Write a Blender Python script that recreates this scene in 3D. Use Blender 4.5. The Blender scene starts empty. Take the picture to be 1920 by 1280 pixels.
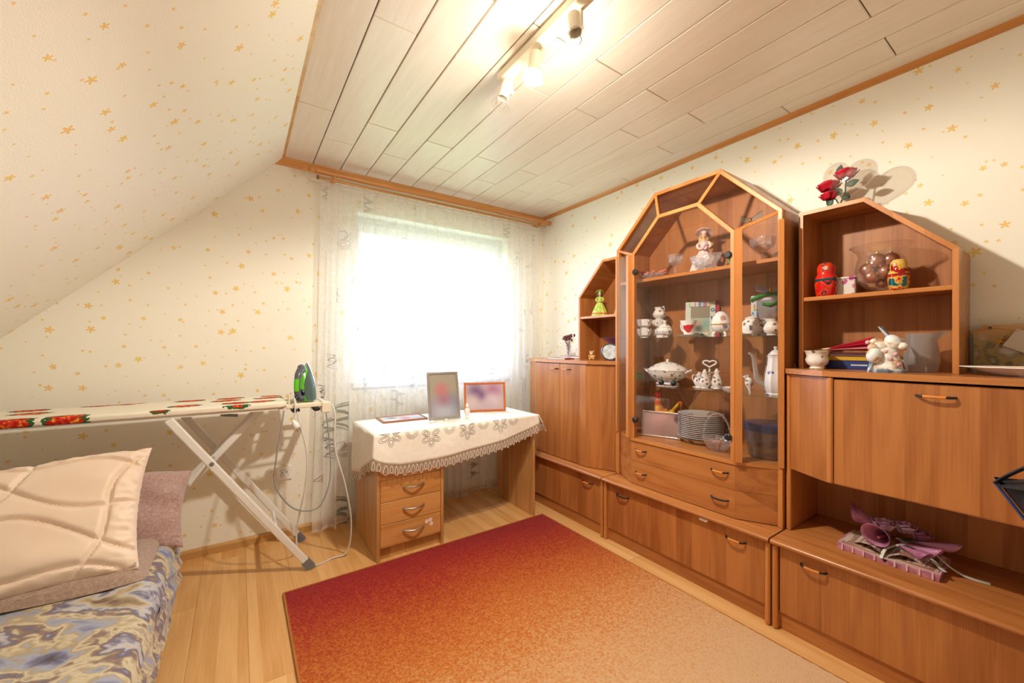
import bpy, bmesh, math, random
from mathutils import Vector, Matrix, noise
random.seed(7)
PI = math.pi
sc = bpy.context.scene
COL = sc.collection

# ------------------------------------------------------------------ camera, world, lights, exposure
cam_d = bpy.data.cameras.new('camera')
cam_d.sensor_width = 36.0
cam_d.lens = 744.6 / 1920 * 36.0
cam_d.shift_y = 9.0 / 1920
cam_d.clip_start = 0.02
cam = bpy.data.objects.new('camera', cam_d)
cam.location = (0, 0, 1.18)
cam.rotation_euler = (PI / 2, 0, -math.radians(34.5))
COL.objects.link(cam)
sc.camera = cam

w = bpy.data.worlds.new('sky'); sc.world = w; w.use_nodes = True
bg = w.node_tree.nodes['Background']
bg.inputs['Color'].default_value = (0.70, 0.88, 1.14, 1)
bg.inputs['Strength'].default_value = 8.0

sun_d = bpy.data.lights.new('sun_offscreen', 'SUN'); sun_d.energy = 5.0; sun_d.angle = 0.01   # daylight on the gardens outside
sun_d.color = (1.0, 0.97, 0.92)
sun = bpy.data.objects.new('sun_offscreen', sun_d); sun.rotation_euler = (math.radians(58), 0, math.radians(40))
COL.objects.link(sun)

por_d = bpy.data.lights.new('window_portal', 'AREA'); por_d.shape = 'RECTANGLE'
por_d.size = 1.30; por_d.size_y = 1.16; por_d.cycles.is_portal = True
por = bpy.data.objects.new('window_portal', por_d)
por.location = (1.27, 3.06, 1.50); por.rotation_euler = (-PI / 2, 0, 0)
COL.objects.link(por)

sc.view_settings.view_transform = 'Standard'
sc.view_settings.look = 'None'
sc.view_settings.gamma = 1.0
sc.view_settings.use_curve_mapping = False
sc.view_settings.exposure = 0.66
cy = sc.cycles
cy.use_denoising = True
cy.max_bounces = 7; cy.diffuse_bounces = 4; cy.glossy_bounces = 3
cy.use_adaptive_sampling = True; cy.adaptive_threshold = 0.07
cy.transmission_bounces = 6; cy.transparent_max_bounces = 22
cy.caustics_reflective = False; cy.caustics_refractive = False
cy.sample_clamp_indirect = 6.0

# ------------------------------------------------------------------ helpers
def lin(c):
    return c / 12.92 if c <= 0.04045 else ((c + 0.055) / 1.055) ** 2.4
def rgb(r, g, b):
    return (lin(r / 255), lin(g / 255), lin(b / 255), 1.0)

class MB:
    def __init__(s):
        s.v = []; s.f = []; s.m = []
    def add(s, vs, fs, m=0):
        o = len(s.v)
        s.v += [tuple(p) for p in vs]
        for f in fs:
            s.f.append(tuple(i + o for i in f)); s.m.append(m)
        return s
    def box(s, x0, x1, y0, y1, z0, z1, m=0):
        vs = [(x, y, z) for x in (x0, x1) for y in (y0, y1) for z in (z0, z1)]
        return s.add(vs, [(0, 1, 3, 2), (4, 6, 7, 5), (0, 4, 5, 1), (2, 3, 7, 6), (0, 2, 6, 4), (1, 5, 7, 3)], m)
    def cham(s, x0, x1, y0, y1, z0, z1, c=.003, m=0):
        # box with chamfered edges
        def lim(a, b): return min(c, (b - a) * .45)
        cx, cy_, cz = lim(x0, x1), lim(y0, y1), lim(z0, z1)
        bm = bmesh.new()
        pts = set()
        for sx, X in ((1, x0), (-1, x1)):
            for sy, Y in ((1, y0), (-1, y1)):
                for sz, Z in ((1, z0), (-1, z1)):
                    pts.add((X, Y + sy * cy_, Z + sz * cz)); pts.add((X + sx * cx, Y, Z + sz * cz)); pts.add((X + sx * cx, Y + sy * cy_, Z))
        for p in pts: bm.verts.new(p)
        r = bmesh.ops.convex_hull(bm, input=bm.verts[:])
        bmesh.ops.dissolve_limit(bm, angle_limit=.01, verts=bm.verts[:], edges=bm.edges[:])
        bm.verts.index_update()
        s.add([v.co[:] for v in bm.verts], [[v.index for v in f.verts] for f in bm.faces], m)
        bm.free(); return s
    def hull(s, pts, m=0):
        bm = bmesh.new()
        for p in pts: bm.verts.new(p)
        bmesh.ops.convex_hull(bm, input=bm.verts[:])
        bm.verts.index_update()
        s.add([v.co[:] for v in bm.verts], [[v.index for v in f.verts] for f in bm.faces], m)
        bm.free(); return s
    def _p(s, axis, a, b, c):
        return {'x': (c, a, b), 'y': (a, c, b), 'z': (a, b, c)}[axis]
    def prism(s, poly, c0, c1, axis='z', m=0):
        n = len(poly)
        vs = [s._p(axis, a, b, c) for c in (c0, c1) for a, b in poly]
        fs = [tuple(range(n))[::-1], tuple(range(n, 2 * n))] + [(i, (i + 1) % n, (i + 1) % n + n, i + n) for i in range(n)]
        return s.add(vs, fs, m)
    def ring(s, outer, inner, c0, c1, axis='x', closed=True, m=0):
        n = len(outer)
        vs = [s._p(axis, a, b, c) for c in (c0, c1) for pl in (outer, inner) for a, b in pl]
        fs = []
        for i in range(n if closed else n - 1):
            j = (i + 1) % n
            fs += [(i, j, j + n, i + n), (i + 2 * n, i + 3 * n, j + 3 * n, j + 2 * n), (i, i + 2 * n, j + 2 * n, j), (i + n, j + n, j + 3 * n, i + 3 * n)]
        if not closed:
            fs += [(0, n, 3 * n, 2 * n), (n - 1, 3 * n - 1, 4 * n - 1, 2 * n - 1)]
        return s.add(vs, fs, m)
    def lathe(s, prof, n=28, c=(0, 0, 0), sx=1, sy=1, flute=0, fn=0, m=0, ang=2 * PI, a0=0, close=True):
        vs = []; k = len(prof)
        cnt = n if close else n + 1
        for i in range(cnt):
            a = a0 + ang * i / n
            for r, z in prof:
                rr = r * (1 + flute * math.cos(fn * a)) if fn else r
                vs.append((c[0] + rr * math.cos(a) * sx, c[1] + rr * math.sin(a) * sy, c[2] + z))
        fs = []
        for i in range(n):
            j = (i + 1) % cnt
            for q in range(k - 1):
                fs.append((i * k + q, j * k + q, j * k + q + 1, i * k + q + 1))
        return s.add(vs, fs, m)
    def tube(s, pts, r, n=8, closed=False, m=0, cap=True, flat=1.0):
        P = [Vector(p) for p in pts]; k = len(P)
        R = r if isinstance(r, (list, tuple)) else [r] * k
        tang = []
        for i in range(k):
            a = P[(i - 1) % k] if (closed or i > 0) else P[i]
            b = P[(i + 1) % k] if (closed or i < k - 1) else P[i]
            t = (b - a); tang.append(t.normalized() if t.length > 1e-9 else Vector((0, 0, 1)))
        up = Vector((0, 0, 1)) if abs(tang[0].z) < .9 else Vector((1, 0, 0))
        nn = tang[0].cross(up).normalized(); vs = []
        for i in range(k):
            nn = (nn - tang[i] * nn.dot(tang[i]))
            nn = nn.normalized() if nn.length > 1e-9 else tang[i].orthogonal().normalized()
            bb = tang[i].cross(nn)
            for q in range(n):
                a = 2 * PI * q / n
                vs.append(P[i] + (nn * math.cos(a) + bb * math.sin(a) * flat) * R[i])
        fs = []
        for i in range(k if closed else k - 1):
            j = (i + 1) % k
            for q in range(n):
                q2 = (q + 1) % n
                fs.append((i * n + q, i * n + q2, j * n + q2, j * n + q))
        if cap and not closed:
            fs += [tuple(range(n))[::-1], tuple(range((k - 1) * n, k * n))]
        return s.add(vs, fs, m)
    def bar(s, p0, p1, w, h, up=(0, 0, 1), m=0):
        a = Vector(p0); b = Vector(p1); t = (b - a).normalized()
        u = Vector(up); u = (u - t * u.dot(t)).normalized(); l = t.cross(u)
        vs = [p + l * (w / 2 * i) + u * (h / 2 * j) for p in (a, b) for i, j in ((-1, -1), (1, -1), (1, 1), (-1, 1))]
        return s.add(vs, [(3, 2, 1, 0), (4, 5, 6, 7), (0, 1, 5, 4), (1, 2, 6, 5), (2, 3, 7, 6), (3, 0, 4, 7)], m)
    def sphere(s, c, r, n=16, k=10, sc_=(1, 1, 1), m=0):
        vs = [(c[0], c[1], c[2] - r * sc_[2])]
        for i in range(1, k):
            t = -PI / 2 + PI * i / k
            for j in range(n):
                a = 2 * PI * j / n
                vs.append((c[0] + r * sc_[0] * math.cos(t) * math.cos(a), c[1] + r * sc_[1] * math.cos(t) * math.sin(a), c[2] + r * sc_[2] * math.sin(t)))
        vs.append((c[0], c[1], c[2] + r * sc_[2]))
        fs = [(0, 1 + (j + 1) % n, 1 + j) for j in range(n)]
        for i in range(k - 2):
            for j in range(n):
                fs.append((1 + i * n + j, 1 + i * n + (j + 1) % n, 1 + (i + 1) * n + (j + 1) % n, 1 + (i + 1) * n + j))
        L = len(vs) - 1; b = 1 + (k - 2) * n
        fs += [(b + j, b + (j + 1) % n, L) for j in range(n)]
        return s.add(vs, fs, m)
    def surf(s, fn, nu, nv, cu=False, cv=False, m=0):
        Nu = nu if cu else nu + 1; Nv = nv if cv else nv + 1
        vs = [fn(i / nu, j / nv) for i in range(Nu) for j in range(Nv)]
        fs = [(i * Nv + j, ((i + 1) % Nu) * Nv + j, ((i + 1) % Nu) * Nv + (j + 1) % Nv, i * Nv + (j + 1) % Nv) for i in range(nu) for j in range(nv)]
        return s.add(vs, fs, m)
    def xf(s, M):
        s.v = [tuple(M @ Vector(p)) for p in s.v]; return s
    def move(s, x, y, z):
        s.v = [(a + x, b + y, c + z) for a, b, c in s.v]; return s

def M(mb=None): return MB()
ORG = {}
def mk(name, mb, mat, parent=None, world=True, smooth=True, angle=.6, mods=None, fixn=True):
    """link a mesh; with world=True its points are world points, moved into the parent's frame"""
    o0 = ORG.get(parent.name, (0, 0, 0)) if parent else (0, 0, 0)
    vs = [(x - o0[0], y - o0[1], z - o0[2]) for x, y, z in mb.v] if (world and parent) else mb.v
    me = bpy.data.meshes.new(name); me.from_pydata(vs, [], mb.f)
    mats = mat if isinstance(mat, (list, tuple)) else [mat]
    for x in mats: me.materials.append(x)
    if len(mats) > 1: me.polygons.foreach_set('material_index', mb.m)
    if fixn:
        bm = bmesh.new(); bm.from_mesh(me); bmesh.ops.recalc_face_normals(bm, faces=bm.faces[:]); bm.to_mesh(me); bm.free()
    if smooth:
        me.polygons.foreach_set('use_smooth', [True] * len(me.polygons))
        me.set_sharp_from_angle(angle=angle)
    me.update()
    o = bpy.data.objects.new(name, me); COL.objects.link(o)
    if parent: o.parent = parent
    ORG[o.name] = o0 if (world and parent) else (0, 0, 0)
    return o
def tag(o, label, cat, group=None):
    o['label'] = label; o['category'] = cat
    if group: o['group'] = group
    return o
def thing(name, label, cat, loc=(0, 0, 0), rz=0, group=None, rot=None):
    o = bpy.data.objects.new(name, None); COL.objects.link(o)
    o.empty_display_size = .05
    o.location = loc; o.rotation_euler = rot if rot else (0, 0, rz)
    ORG[o.name] = tuple(loc)
    return tag(o, label, cat, group)
def struct(name, mb, mat, parent=None, **k):
    o = mk(name, mb, mat, parent, **k); o['kind'] = 'structure'; return o
def at(o, loc, rz=0):
    o.location = loc; o.rotation_euler = (0, 0, rz); return o
def copy_tree(o, parent=None):
    c = o.copy(); COL.objects.link(c); c.parent = parent
    for ch in list(o.children): copy_tree(ch, c)
    return c
def bevel(o, w_=.002, seg=2):
    md = o.modifiers.new('bevel', 'BEVEL'); md.width = w_; md.segments = seg; md.limit_method = 'ANGLE'; md.angle_limit = .6
    return o
def offset_poly(poly, d, closed=True):
    """inward offset of a polygon listed counter-clockwise (open ends keep their direction)"""
    n = len(poly); out = []
    def line(p, q):
        dx, dy = q[0] - p[0], q[1] - p[1]; L = math.hypot(dx, dy); nx, ny = -dy / L, dx / L
        return (p[0] + nx * d, p[1] + ny * d), (dx / L, dy / L)
    for i in range(n):
        if not closed and i == 0:
            out.append(line(poly[0], poly[1])[0]); continue
        if not closed and i == n - 1:
            p, dd = line(poly[n - 2], poly[n - 1]); q = poly[n - 1]; q0 = poly[n - 2]
            L = math.hypot(q[0] - q0[0], q[1] - q0[1]); out.append((p[0] + dd[0] * L, p[1] + dd[1] * L)); continue
        (p, a), (q, b) = line(poly[i - 1], poly[i]), line(poly[i], poly[(i + 1) % n])
        cr = a[0] * b[1] - a[1] * b[0]
        if abs(cr) < 1e-9: out.append(q); continue
        t = ((q[0] - p[0]) * b[1] - (q[1] - p[1]) * b[0]) / cr
        out.append((p[0] + a[0] * t, p[1] + a[1] * t))
    return out
def smooth_path(pts, n=6, closed=False):
    P = [Vector(p) for p in pts]; k = len(P); out = []
    for i in range(k if closed else k - 1):
        g = (lambda j: P[j % k]) if closed else (lambda j: P[min(max(j, 0), k - 1)])
        p0, p1, p2, p3 = g(i - 1), g(i), g(i + 1), g(i + 2)
        for q in range(n):
            t = q / n
            out.append(.5 * ((2 * p1) + (p2 - p0) * t + (2 * p0 - 5 * p1 + 4 * p2 - p3) * t * t + (3 * p1 - p0 - 3 * p2 + p3) * t ** 3))
    if not closed: out.append(P[-1])
    return out
def solid(o, t=.001, off=0):
    md = o.modifiers.new('solid', 'SOLIDIFY'); md.thickness = t; md.offset = off; return o

# ------------------------------------------------------------------ materials
class NT:
    def __init__(s, name):
        s.mat = bpy.data.materials.new(name); s.mat.use_nodes = True
        s.t = s.mat.node_tree; s.t.nodes.clear()
        s.out = s.t.nodes.new('ShaderNodeOutputMaterial')
    def n(s, typ, ins=None, **at_):
        nd = s.t.nodes.new('ShaderNode' + typ)
        for k, v in at_.items(): setattr(nd, k, v)
        for k, v in (ins or {}).items():
            if isinstance(v, tuple) and len(v) == 2 and hasattr(v[0], 'outputs'):
                s.t.links.new(v[0].outputs[v[1]], nd.inputs[k])
            elif hasattr(v, 'outputs'):
                s.t.links.new(v.outputs[0], nd.inputs[k])
            else:
                nd.inputs[k].default_value = v
        return nd
    def math(s, op, a, b=0.0, c=None):
        ins = {0: a, 1: b}
        if c is not None: ins[2] = c
        return s.n('Math', ins, operation=op)
    def vmath(s, op, a, b=None):
        ins = {0: a}
        if b is not None: ins[1] = b
        return s.n('VectorMath', ins, operation=op)
    def mix(s, f, a, b, blend='MIX'):
        nd = s.t.nodes.new('ShaderNodeMix'); nd.data_type = 'RGBA'; nd.blend_type = blend
        for k, v in ((0, f), (6, a), (7, b)):
            if isinstance(v, tuple) and len(v) == 2 and hasattr(v[0], 'outputs'): s.t.links.new(v[0].outputs[v[1]], nd.inputs[k])
            elif hasattr(v, 'outputs'): s.t.links.new(v.outputs[2] if v.bl_idname == 'ShaderNodeMix' else v.outputs[0], nd.inputs[k])
            else: nd.inputs[k].default_value = v
        return nd
    def ramp(s, f, stops, interp='LINEAR'):
        nd = s.n('ValToRGB', {0: f}); cr = nd.color_ramp; cr.interpolation = interp
        while len(cr.elements) < len(stops): cr.elements.new(.5)
        for e, (p, c) in zip(cr.elements, stops): e.position = p; e.color = c
        return nd
    def done(s, sh, disp=None):
        s.t.links.new(sh.outputs[0], s.out.inputs['Surface']); return s.mat
    def col(s, nd): return (nd, 2) if nd.bl_idname == 'ShaderNodeMix' else nd
    def pbr(s, color, rough=.5, metal=0, bump=None, bstr=.2, bdist=.002, spec=.5, **kw):
        if hasattr(color, 'outputs'): color = s.col(color)
        ins = {'Base Color': color, 'Roughness': rough, 'Metallic': metal, 'Specular IOR Level': spec}
        for k, v in kw.items(): ins[k.replace('_', ' ')] = v
        if bump is not None:
            ins['Normal'] = s.n('Bump', {'Height': bump, 'Strength': bstr, 'Distance': bdist})
        return s.n('BsdfPrincipled', ins)

def plain(name, c, rough=.5, metal=0, spec=.5, **kw):
    t = NT(name); return t.done(t.pbr(c, rough, metal, spec=spec, **kw))
def obco(t): return t.n('TexCoord')
def coords(t): return (t.n('TexCoord'), 'Object')

def wood(name, axis, dark, light, rough=.27, stave=.085, fig=.62, spec=.5, freq=1.0, coat=0.0):
    t = NT(name); co = t.n('TexCoord')
    oi = t.n('ObjectInfo')
    sep = t.n('SeparateXYZ', {0: (co, 'Object')})
    cross = {'z': ('X', 'Y'), 'y': ('X', 'Z'), 'x': ('Y', 'Z')}[axis]
    cr = t.math('ADD', (sep, cross[0]), (sep, cross[1]))
    st = t.math('FLOOR', t.math('DIVIDE', t.math('ADD', cr, t.math('MULTIPLY', (oi, 'Random'), 3.1)), stave))
    wn = t.n('TexWhiteNoise', {'W': st}, noise_dimensions='1D')
    off = t.n('CombineXYZ', {'X': t.math('MULTIPLY', (wn, 'Value'), 7.0), 'Y': t.math('MULTIPLY', (oi, 'Random'), 11.0), 'Z': t.math('MULTIPLY', (wn, 'Value'), 13.0)})
    v = t.vmath('ADD', (co, 'Object'), off)
    scl = {'z': (9, 9, 1.1), 'y': (9, 1.1, 9), 'x': (1.1, 9, 9)}[axis]
    scl = tuple(q * freq for q in scl)
    v1 = t.vmath('MULTIPLY', v, scl)
    n1 = t.n('TexNoise', {'Vector': v1, 'Scale': .8, 'Detail': 1.0, 'Roughness': .4})
    rings = t.math('SINE', t.math('MULTIPLY', (n1, 'Fac'), 34.0))
    scl2 = {'z': (170, 170, 5), 'y': (170, 5, 170), 'x': (5, 170, 170)}[axis]
    n2 = t.n('TexNoise', {'Vector': t.vmath('MULTIPLY', v, scl2), 'Scale': 1.0, 'Detail': 3.0, 'Roughness': .6})
    f = t.math('ADD', t.math('MULTIPLY', rings, .16 * fig), t.math('MULTIPLY', (n2, 'Fac'), .55))
    f2 = t.math('ADD', f, t.math('MULTIPLY', (wn, 'Value'), .34))
    c = t.ramp(f2, [(.12, dark), (.62, light)])
    return t.done(t.pbr(c, rough, bump=(n2, 'Fac'), bstr=.06, bdist=.001, spec=spec, Coat_Weight=coat, Coat_Roughness=.2))

CH_D, CH_L = rgb(152, 88, 42), rgb(188, 121, 66)
M_chz = wood('cherry_vertical', 'z', CH_D, CH_L)
M_chy = wood('cherry_lengthwise', 'y', CH_D, CH_L)
M_chx = wood('cherry_depth', 'x', CH_D, CH_L)
M_edge = wood('cherry_edge', 'z', rgb(176, 106, 48), rgb(204, 134, 72), fig=.3, rough=.42)
M_edgey = wood('cherry_edge_lengthwise', 'y', rgb(176, 106, 48), rgb(204, 134, 72), fig=.3)
M_back = wood('cherry_back_panel', 'z', CH_D, CH_L, rough=.5)
M_dz = wood('beech_vertical', 'z', rgb(182, 128, 72), rgb(208, 156, 98), fig=.7)
M_dy = wood('beech_lengthwise', 'x', rgb(190, 130, 70), rgb(214, 158, 94), fig=.8)
M_oak = wood('oak_trim', 'y', rgb(196, 128, 66), rgb(222, 160, 96), fig=.5)
M_oakx = wood('oak_rod', 'x', rgb(196, 128, 66), rgb(222, 160, 96), fig=.5)
M_base = wood('beech_skirting', 'x', rgb(190, 140, 84), rgb(214, 166, 108), fig=.5)
M_ceil = wood('limed_oak_plank', 'y', rgb(234, 220, 202), rgb(246, 237, 225), rough=.25, stave=5.0, fig=.3, freq=1.3)
M_floor = wood('maple_laminate', 'y', rgb(210, 150, 84), rgb(236, 186, 124), rough=.32, stave=.0635, fig=.45)

def wallpaper(name, uu, vv, base=rgb(249, 245, 233)):
    t = NT(name); co = t.n('TexCoord'); sep = t.n('SeparateXYZ', {0: (co, 'Object')})
    uv = t.n('CombineXYZ', {'X': (sep, uu), 'Y': (sep, vv) if isinstance(vv, str) else t.math('MULTIPLY', (sep, vv[0]), vv[1]), 'Z': 0.0})
    col = base
    nz = t.n('TexNoise', {'Vector': (co, 'Object'), 'Scale': 260.0, 'Detail': 2.0})
    def stars(prev, scale, R, dens, off):
        sh = t.vmath('ADD', uv, off)
        vo = t.n('TexVoronoi', {'Vector': sh, 'Scale': scale, 'Randomness': .85}, voronoi_dimensions='2D')
        d = t.vmath('SUBTRACT', sh, (vo, 'Position'))
        ds = t.n('SeparateXYZ', {0: d}); cs = t.n('SeparateColor', {0: (vo, 'Color')})
        r = t.n('VectorMath', {0: d}, operation='LENGTH')
        th = t.math('ADD', t.math('ARCTAN2', (ds, 'Y'), (ds, 'X')), t.math('MULTIPLY', (cs, 'Red'), 6.28))
        lobe = t.math('COSINE', t.math('MULTIPLY', th, 5.0))
        Rr = t.math('MULTIPLY', t.math('ADD', t.math('MULTIPLY', (cs, 'Green'), .6), .5), R)
        bd = t.math('MULTIPLY', Rr, t.math('ADD', t.math('MULTIPLY', lobe, .30), .68))
        inside = t.math('LESS_THAN', (r, 'Value'), bd)
        keep = t.math('LESS_THAN', (cs, 'Blue'), dens)
        msk = t.math('MULTIPLY', t.math('MULTIPLY', inside, keep), .85)
        sc_ = t.mix((cs, 'Red'), rgb(240, 208, 84), rgb(244, 200, 120))
        return t.mix(msk, prev, sc_)
    c1 = stars(col, 7.5, .0185, .8, (.31, .17, 0))
    c2 = stars(c1, 12.0, .0075, .75, (1.7, .9, 0))
    return t.done(t.pbr(c2, .85, bump=(nz, 'Fac'), bstr=.35, bdist=.002, spec=.2))
M_wpx = wallpaper('star_wallpaper_gable', 'X', 'Z')
M_wpy = wallpaper('star_wallpaper_side', 'Y', 'Z')
M_wps = wallpaper('star_wallpaper_slope', 'Y', ('Z', 1.4142))
M_white = plain('white_paint', rgb(244, 243, 240), .5)
M_pvc = plain('white_plastic_frame', rgb(246, 247, 248), .3)
M_wmetal = plain('white_enamel', rgb(236, 234, 230), .35)
M_grey = plain('grey_plastic', rgb(120, 122, 128), .45)
M_black = plain('black_plastic', rgb(24, 24, 28), .4)
M_orange = plain('orange_wood_grip', rgb(216, 136, 62), .35)
M_chrome = plain('brushed_steel', rgb(200, 198, 196), .28, 1.0)
M_silver = plain('silver_frame', rgb(205, 205, 208), .22, 1.0)
M_gold = plain('gold_trim', rgb(200, 150, 60), .3, 1.0)
M_dark = plain('dark_gap', rgb(104, 66, 46), .8)
M_paper = plain('white_paper', rgb(240, 236, 228), .7)

def glass(name, tint=(1, 1, 1, 1), refl=1.0, rough=.0, haze=0.0, hazec=(.8, .8, .8, 1)):
    t = NT(name)
    tr = t.n('BsdfTransparent', {'Color': tint}); gl = t.n('BsdfGlossy', {'Color': (1, 1, 1, 1), 'Roughness': rough})
    lw = t.n('LayerWeight', {'Blend': .5})
    fac = t.math('MINIMUM', t.math('ADD', t.math('MULTIPLY', t.math('POWER', (lw, 'Facing'), 4.0), .75), .04 * refl), .8)
    m1 = t.n('MixShader', {0: fac, 1: tr, 2: gl})
    if haze > 0:
        df = t.n('BsdfDiffuse', {'Color': hazec}); tl = t.n('BsdfTranslucent', {'Color': hazec})
        dm = t.n('MixShader', {0: .5, 1: df, 2: tl})
        m1 = t.n('MixShader', {0: haze, 1: m1, 2: dm})
    return t.done(m1)
M_pane = glass('window_glass', (.97, .98, .98, 1), 1.0)
M_cab = glass('cabinet_glass', (.965, .955, .96, 1), .8)
M_shelfg = glass('shelf_glass', (.90, .94, .93, 1), 1.0)
def crystal(name):
    t = NT(name); co = t.n('TexCoord')
    vo = t.n('TexVoronoi', {'Vector': (co, 'Object'), 'Scale': 70.0})
    bp_ = t.n('Bump', {'Height': (vo, 'Distance'), 'Strength': .9, 'Distance': .006})
    tr = t.n('BsdfTransparent', {'Color': (.985, .98, .985, 1)}); gl = t.n('BsdfGlossy', {'Color': (1, 1, 1, 1), 'Roughness': .06, 'Normal': bp_})
    lw = t.n('LayerWeight', {'Blend': .5, 'Normal': bp_})
    fac = t.math('MINIMUM', t.math('ADD', t.math('MULTIPLY', t.math('POWER', (lw, 'Facing'), 2.0), .6), .10), .8)
    m1 = t.n('MixShader', {0: fac, 1: tr, 2: gl})
    df = t.n('MixShader', {0: .5, 1: t.n('BsdfDiffuse', {'Color': (.95, .93, .95, 1), 'Normal': bp_}), 2: t.n('BsdfTranslucent', {'Color': (.95, .93, .95, 1)})})
    return t.done(t.n('MixShader', {0: .13, 1: m1, 2: df}))
M_crys = crystal('cut_crystal')
M_clear = glass('clear_glass', (.985, .98, .97, 1), 1.6, .02, .03, (.9, .9, .88, 1))
M_frost = glass('frosted_plastic', (.85, .84, .83, 1), .8, .25, .30, (.72, .70, .69, 1))
M_purpg = glass('purple_glass', (.55, .30, .50, 1), 1.8, .1, .35, (.50, .28, .46, 1))

def noisy(name, stops, scale=8.0, dist=0.0, rough=.6, detail=3.0, bump=0.0, bscale=0, vec=(1, 1, 1), interp='LINEAR', spec=.4, rnd=True, **kw):
    t = NT(name); co = t.n('TexCoord'); oi = t.n('ObjectInfo')
    v = t.vmath('MULTIPLY', (co, 'Object'), vec)
    if rnd: v = t.vmath('ADD', v, t.n('CombineXYZ', {'X': t.math('MULTIPLY', (oi, 'Random'), 9.0), 'Y': 0.0, 'Z': (oi, 'Random')}))
    nz = t.n('TexNoise', {'Vector': v, 'Scale': scale, 'Detail': detail, 'Distortion': dist})
    c = t.ramp((nz, 'Fac'), stops, interp)
    if bump:
        bn = t.n('TexNoise', {'Vector': v, 'Scale': bscale or scale, 'Detail': 3.0})
        return t.done(t.pbr(c, rough, bump=(bn, 'Fac'), bstr=bump, bdist=.004, spec=spec, **kw))
    return t.done(t.pbr(c, rough, spec=spec, **kw))

def porcelain(name, base, spots, scale=44.0, thr=.34, rough=.12):
    """glazed china with scattered painted sprigs"""
    t = NT(name); co = t.n('TexCoord')
    nd = t.n('TexNoise', {'Vector': (co, 'Object'), 'Scale': scale * 1.6, 'Detail': 2.0})
    v = t.vmath('ADD', (co, 'Object'), t.vmath('MULTIPLY', (nd, 'Color'), (.018, .018, .018)))
    vo = t.n('TexVoronoi', {'Vector': v, 'Scale': scale, 'Randomness': 1.0})
    cs = t.n('SeparateColor', {0: (vo, 'Color')})
    inside = t.math('LESS_THAN', (vo, 'Distance'), thr)
    keep = t.math('LESS_THAN', (cs, 'Green'), .72)
    pc = t.ramp((cs, 'Red'), spots, 'CONSTANT')
    c = t.mix(t.math('MULTIPLY', t.math('MULTIPLY', inside, keep), .9), base, (pc, 0))
    return t.done(t.pbr(c, rough, spec=.5))
M_china = porcelain('sprigged_china', rgb(238, 230, 222), [(0, rgb(70, 70, 110)), (.3, rgb(110, 84, 66)), (.6, rgb(86, 96, 80)), (.85, rgb(150, 120, 90))])
M_chw = plain('white_china', rgb(240, 236, 232), .12)
# ------------------------------------------------------------------ room shell
XR, YW, ZC = 2.30, 2.835, 2.345
XL, YB = -1.30, -1.30            # knee wall and rear wall
SL = 2.118                       # roof slope: z = x + SL
XC = ZC - SL                     # where the slope meets the flat ceiling
ZK = XL + SL
floor = struct('floor', M().box(XL - .1, XR + .1, YB - .1, YW + .3, -.12, -.009), M_base)
random.seed(3)
nb = 0; xw = .190; x = XL
while x < XR:
    y = YB - random.choice((.25, .6, .9, 1.1)) ; x1 = min(x + xw, XR)
    while y < YW:
        a, b = max(y, YB), min(y + 1.28, YW)
        if b - a > .03:
            o = mk('laminate_board', M().cham(x + .0003, x1 - .0003, a + .0003, b - .0003, -.009, 0, .0008), M_floor, floor, smooth=False)
        y += 1.28
    x += xw
ceiling = struct('ceiling', M().box(XC - .02, XR + .1, YB - .1, YW + .3, ZC + .018, ZC + .10), M_dark)
PW = .1622
for k in range(13):
    xa = XC + PW * k; xb = min(XC + PW * (k + 1), XR)
    if xb - xa < .02: continue
    j0 = 2.13 if k % 2 == 0 else 2.42
    if k == 12: j0 = 1.84
    cuts = [YW + .0] + [j0 - .99 * q for q in range(5) if j0 - .99 * q > YB] + [YB]
    for a, b in zip(cuts[1:], cuts[:-1]):
        if b - a < .01: continue
        mk('ceiling_plank', M().cham(xa + .0022, xb - .0022, a + .0018, b - .0018, ZC, ZC + .018, .0025), M_ceil, ceiling, smooth=False)

# gable wall with the window opening
WX0, WX1, WZ0, WZ1 = .66, 1.90, .93, 2.10
wb = M()
for (a, b, c, d) in ((XL - .1, WX0, 0, 2.6), (WX1, XR + .1, 0, 2.6), (WX0, WX1, 0, WZ0), (WX0, WX1, WZ1, 2.6)):
    wb.box(a, b, YW, YW + .24, c - .1 if c == 0 else c, d)
wall_back = struct('wall_back', wb, M_wpx, smooth=False)
struct('wall_right', M().box(XR, XR + .1, YB - .1, YW, -.1, 2.6), M_wpy, smooth=False)
sl = M().prism([(XL - .1, ZK - .1), (XC + .05, ZC + .05), (XC + .05, ZC + .25), (XL - .1, ZK + .1)], YB - .1, YW, 'y')
struct('wall_left', sl, M_wps, smooth=False)
struct('wall_knee', M().box(XL - .1, XL, YB - .1, YW, -.1, ZK + .05), M_wpy, smooth=False)
struct('wall_rear', M().box(XL - .1, XR + .1, YB - .1, YB, -.1, 2.6), M_wpx, smooth=False)
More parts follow.
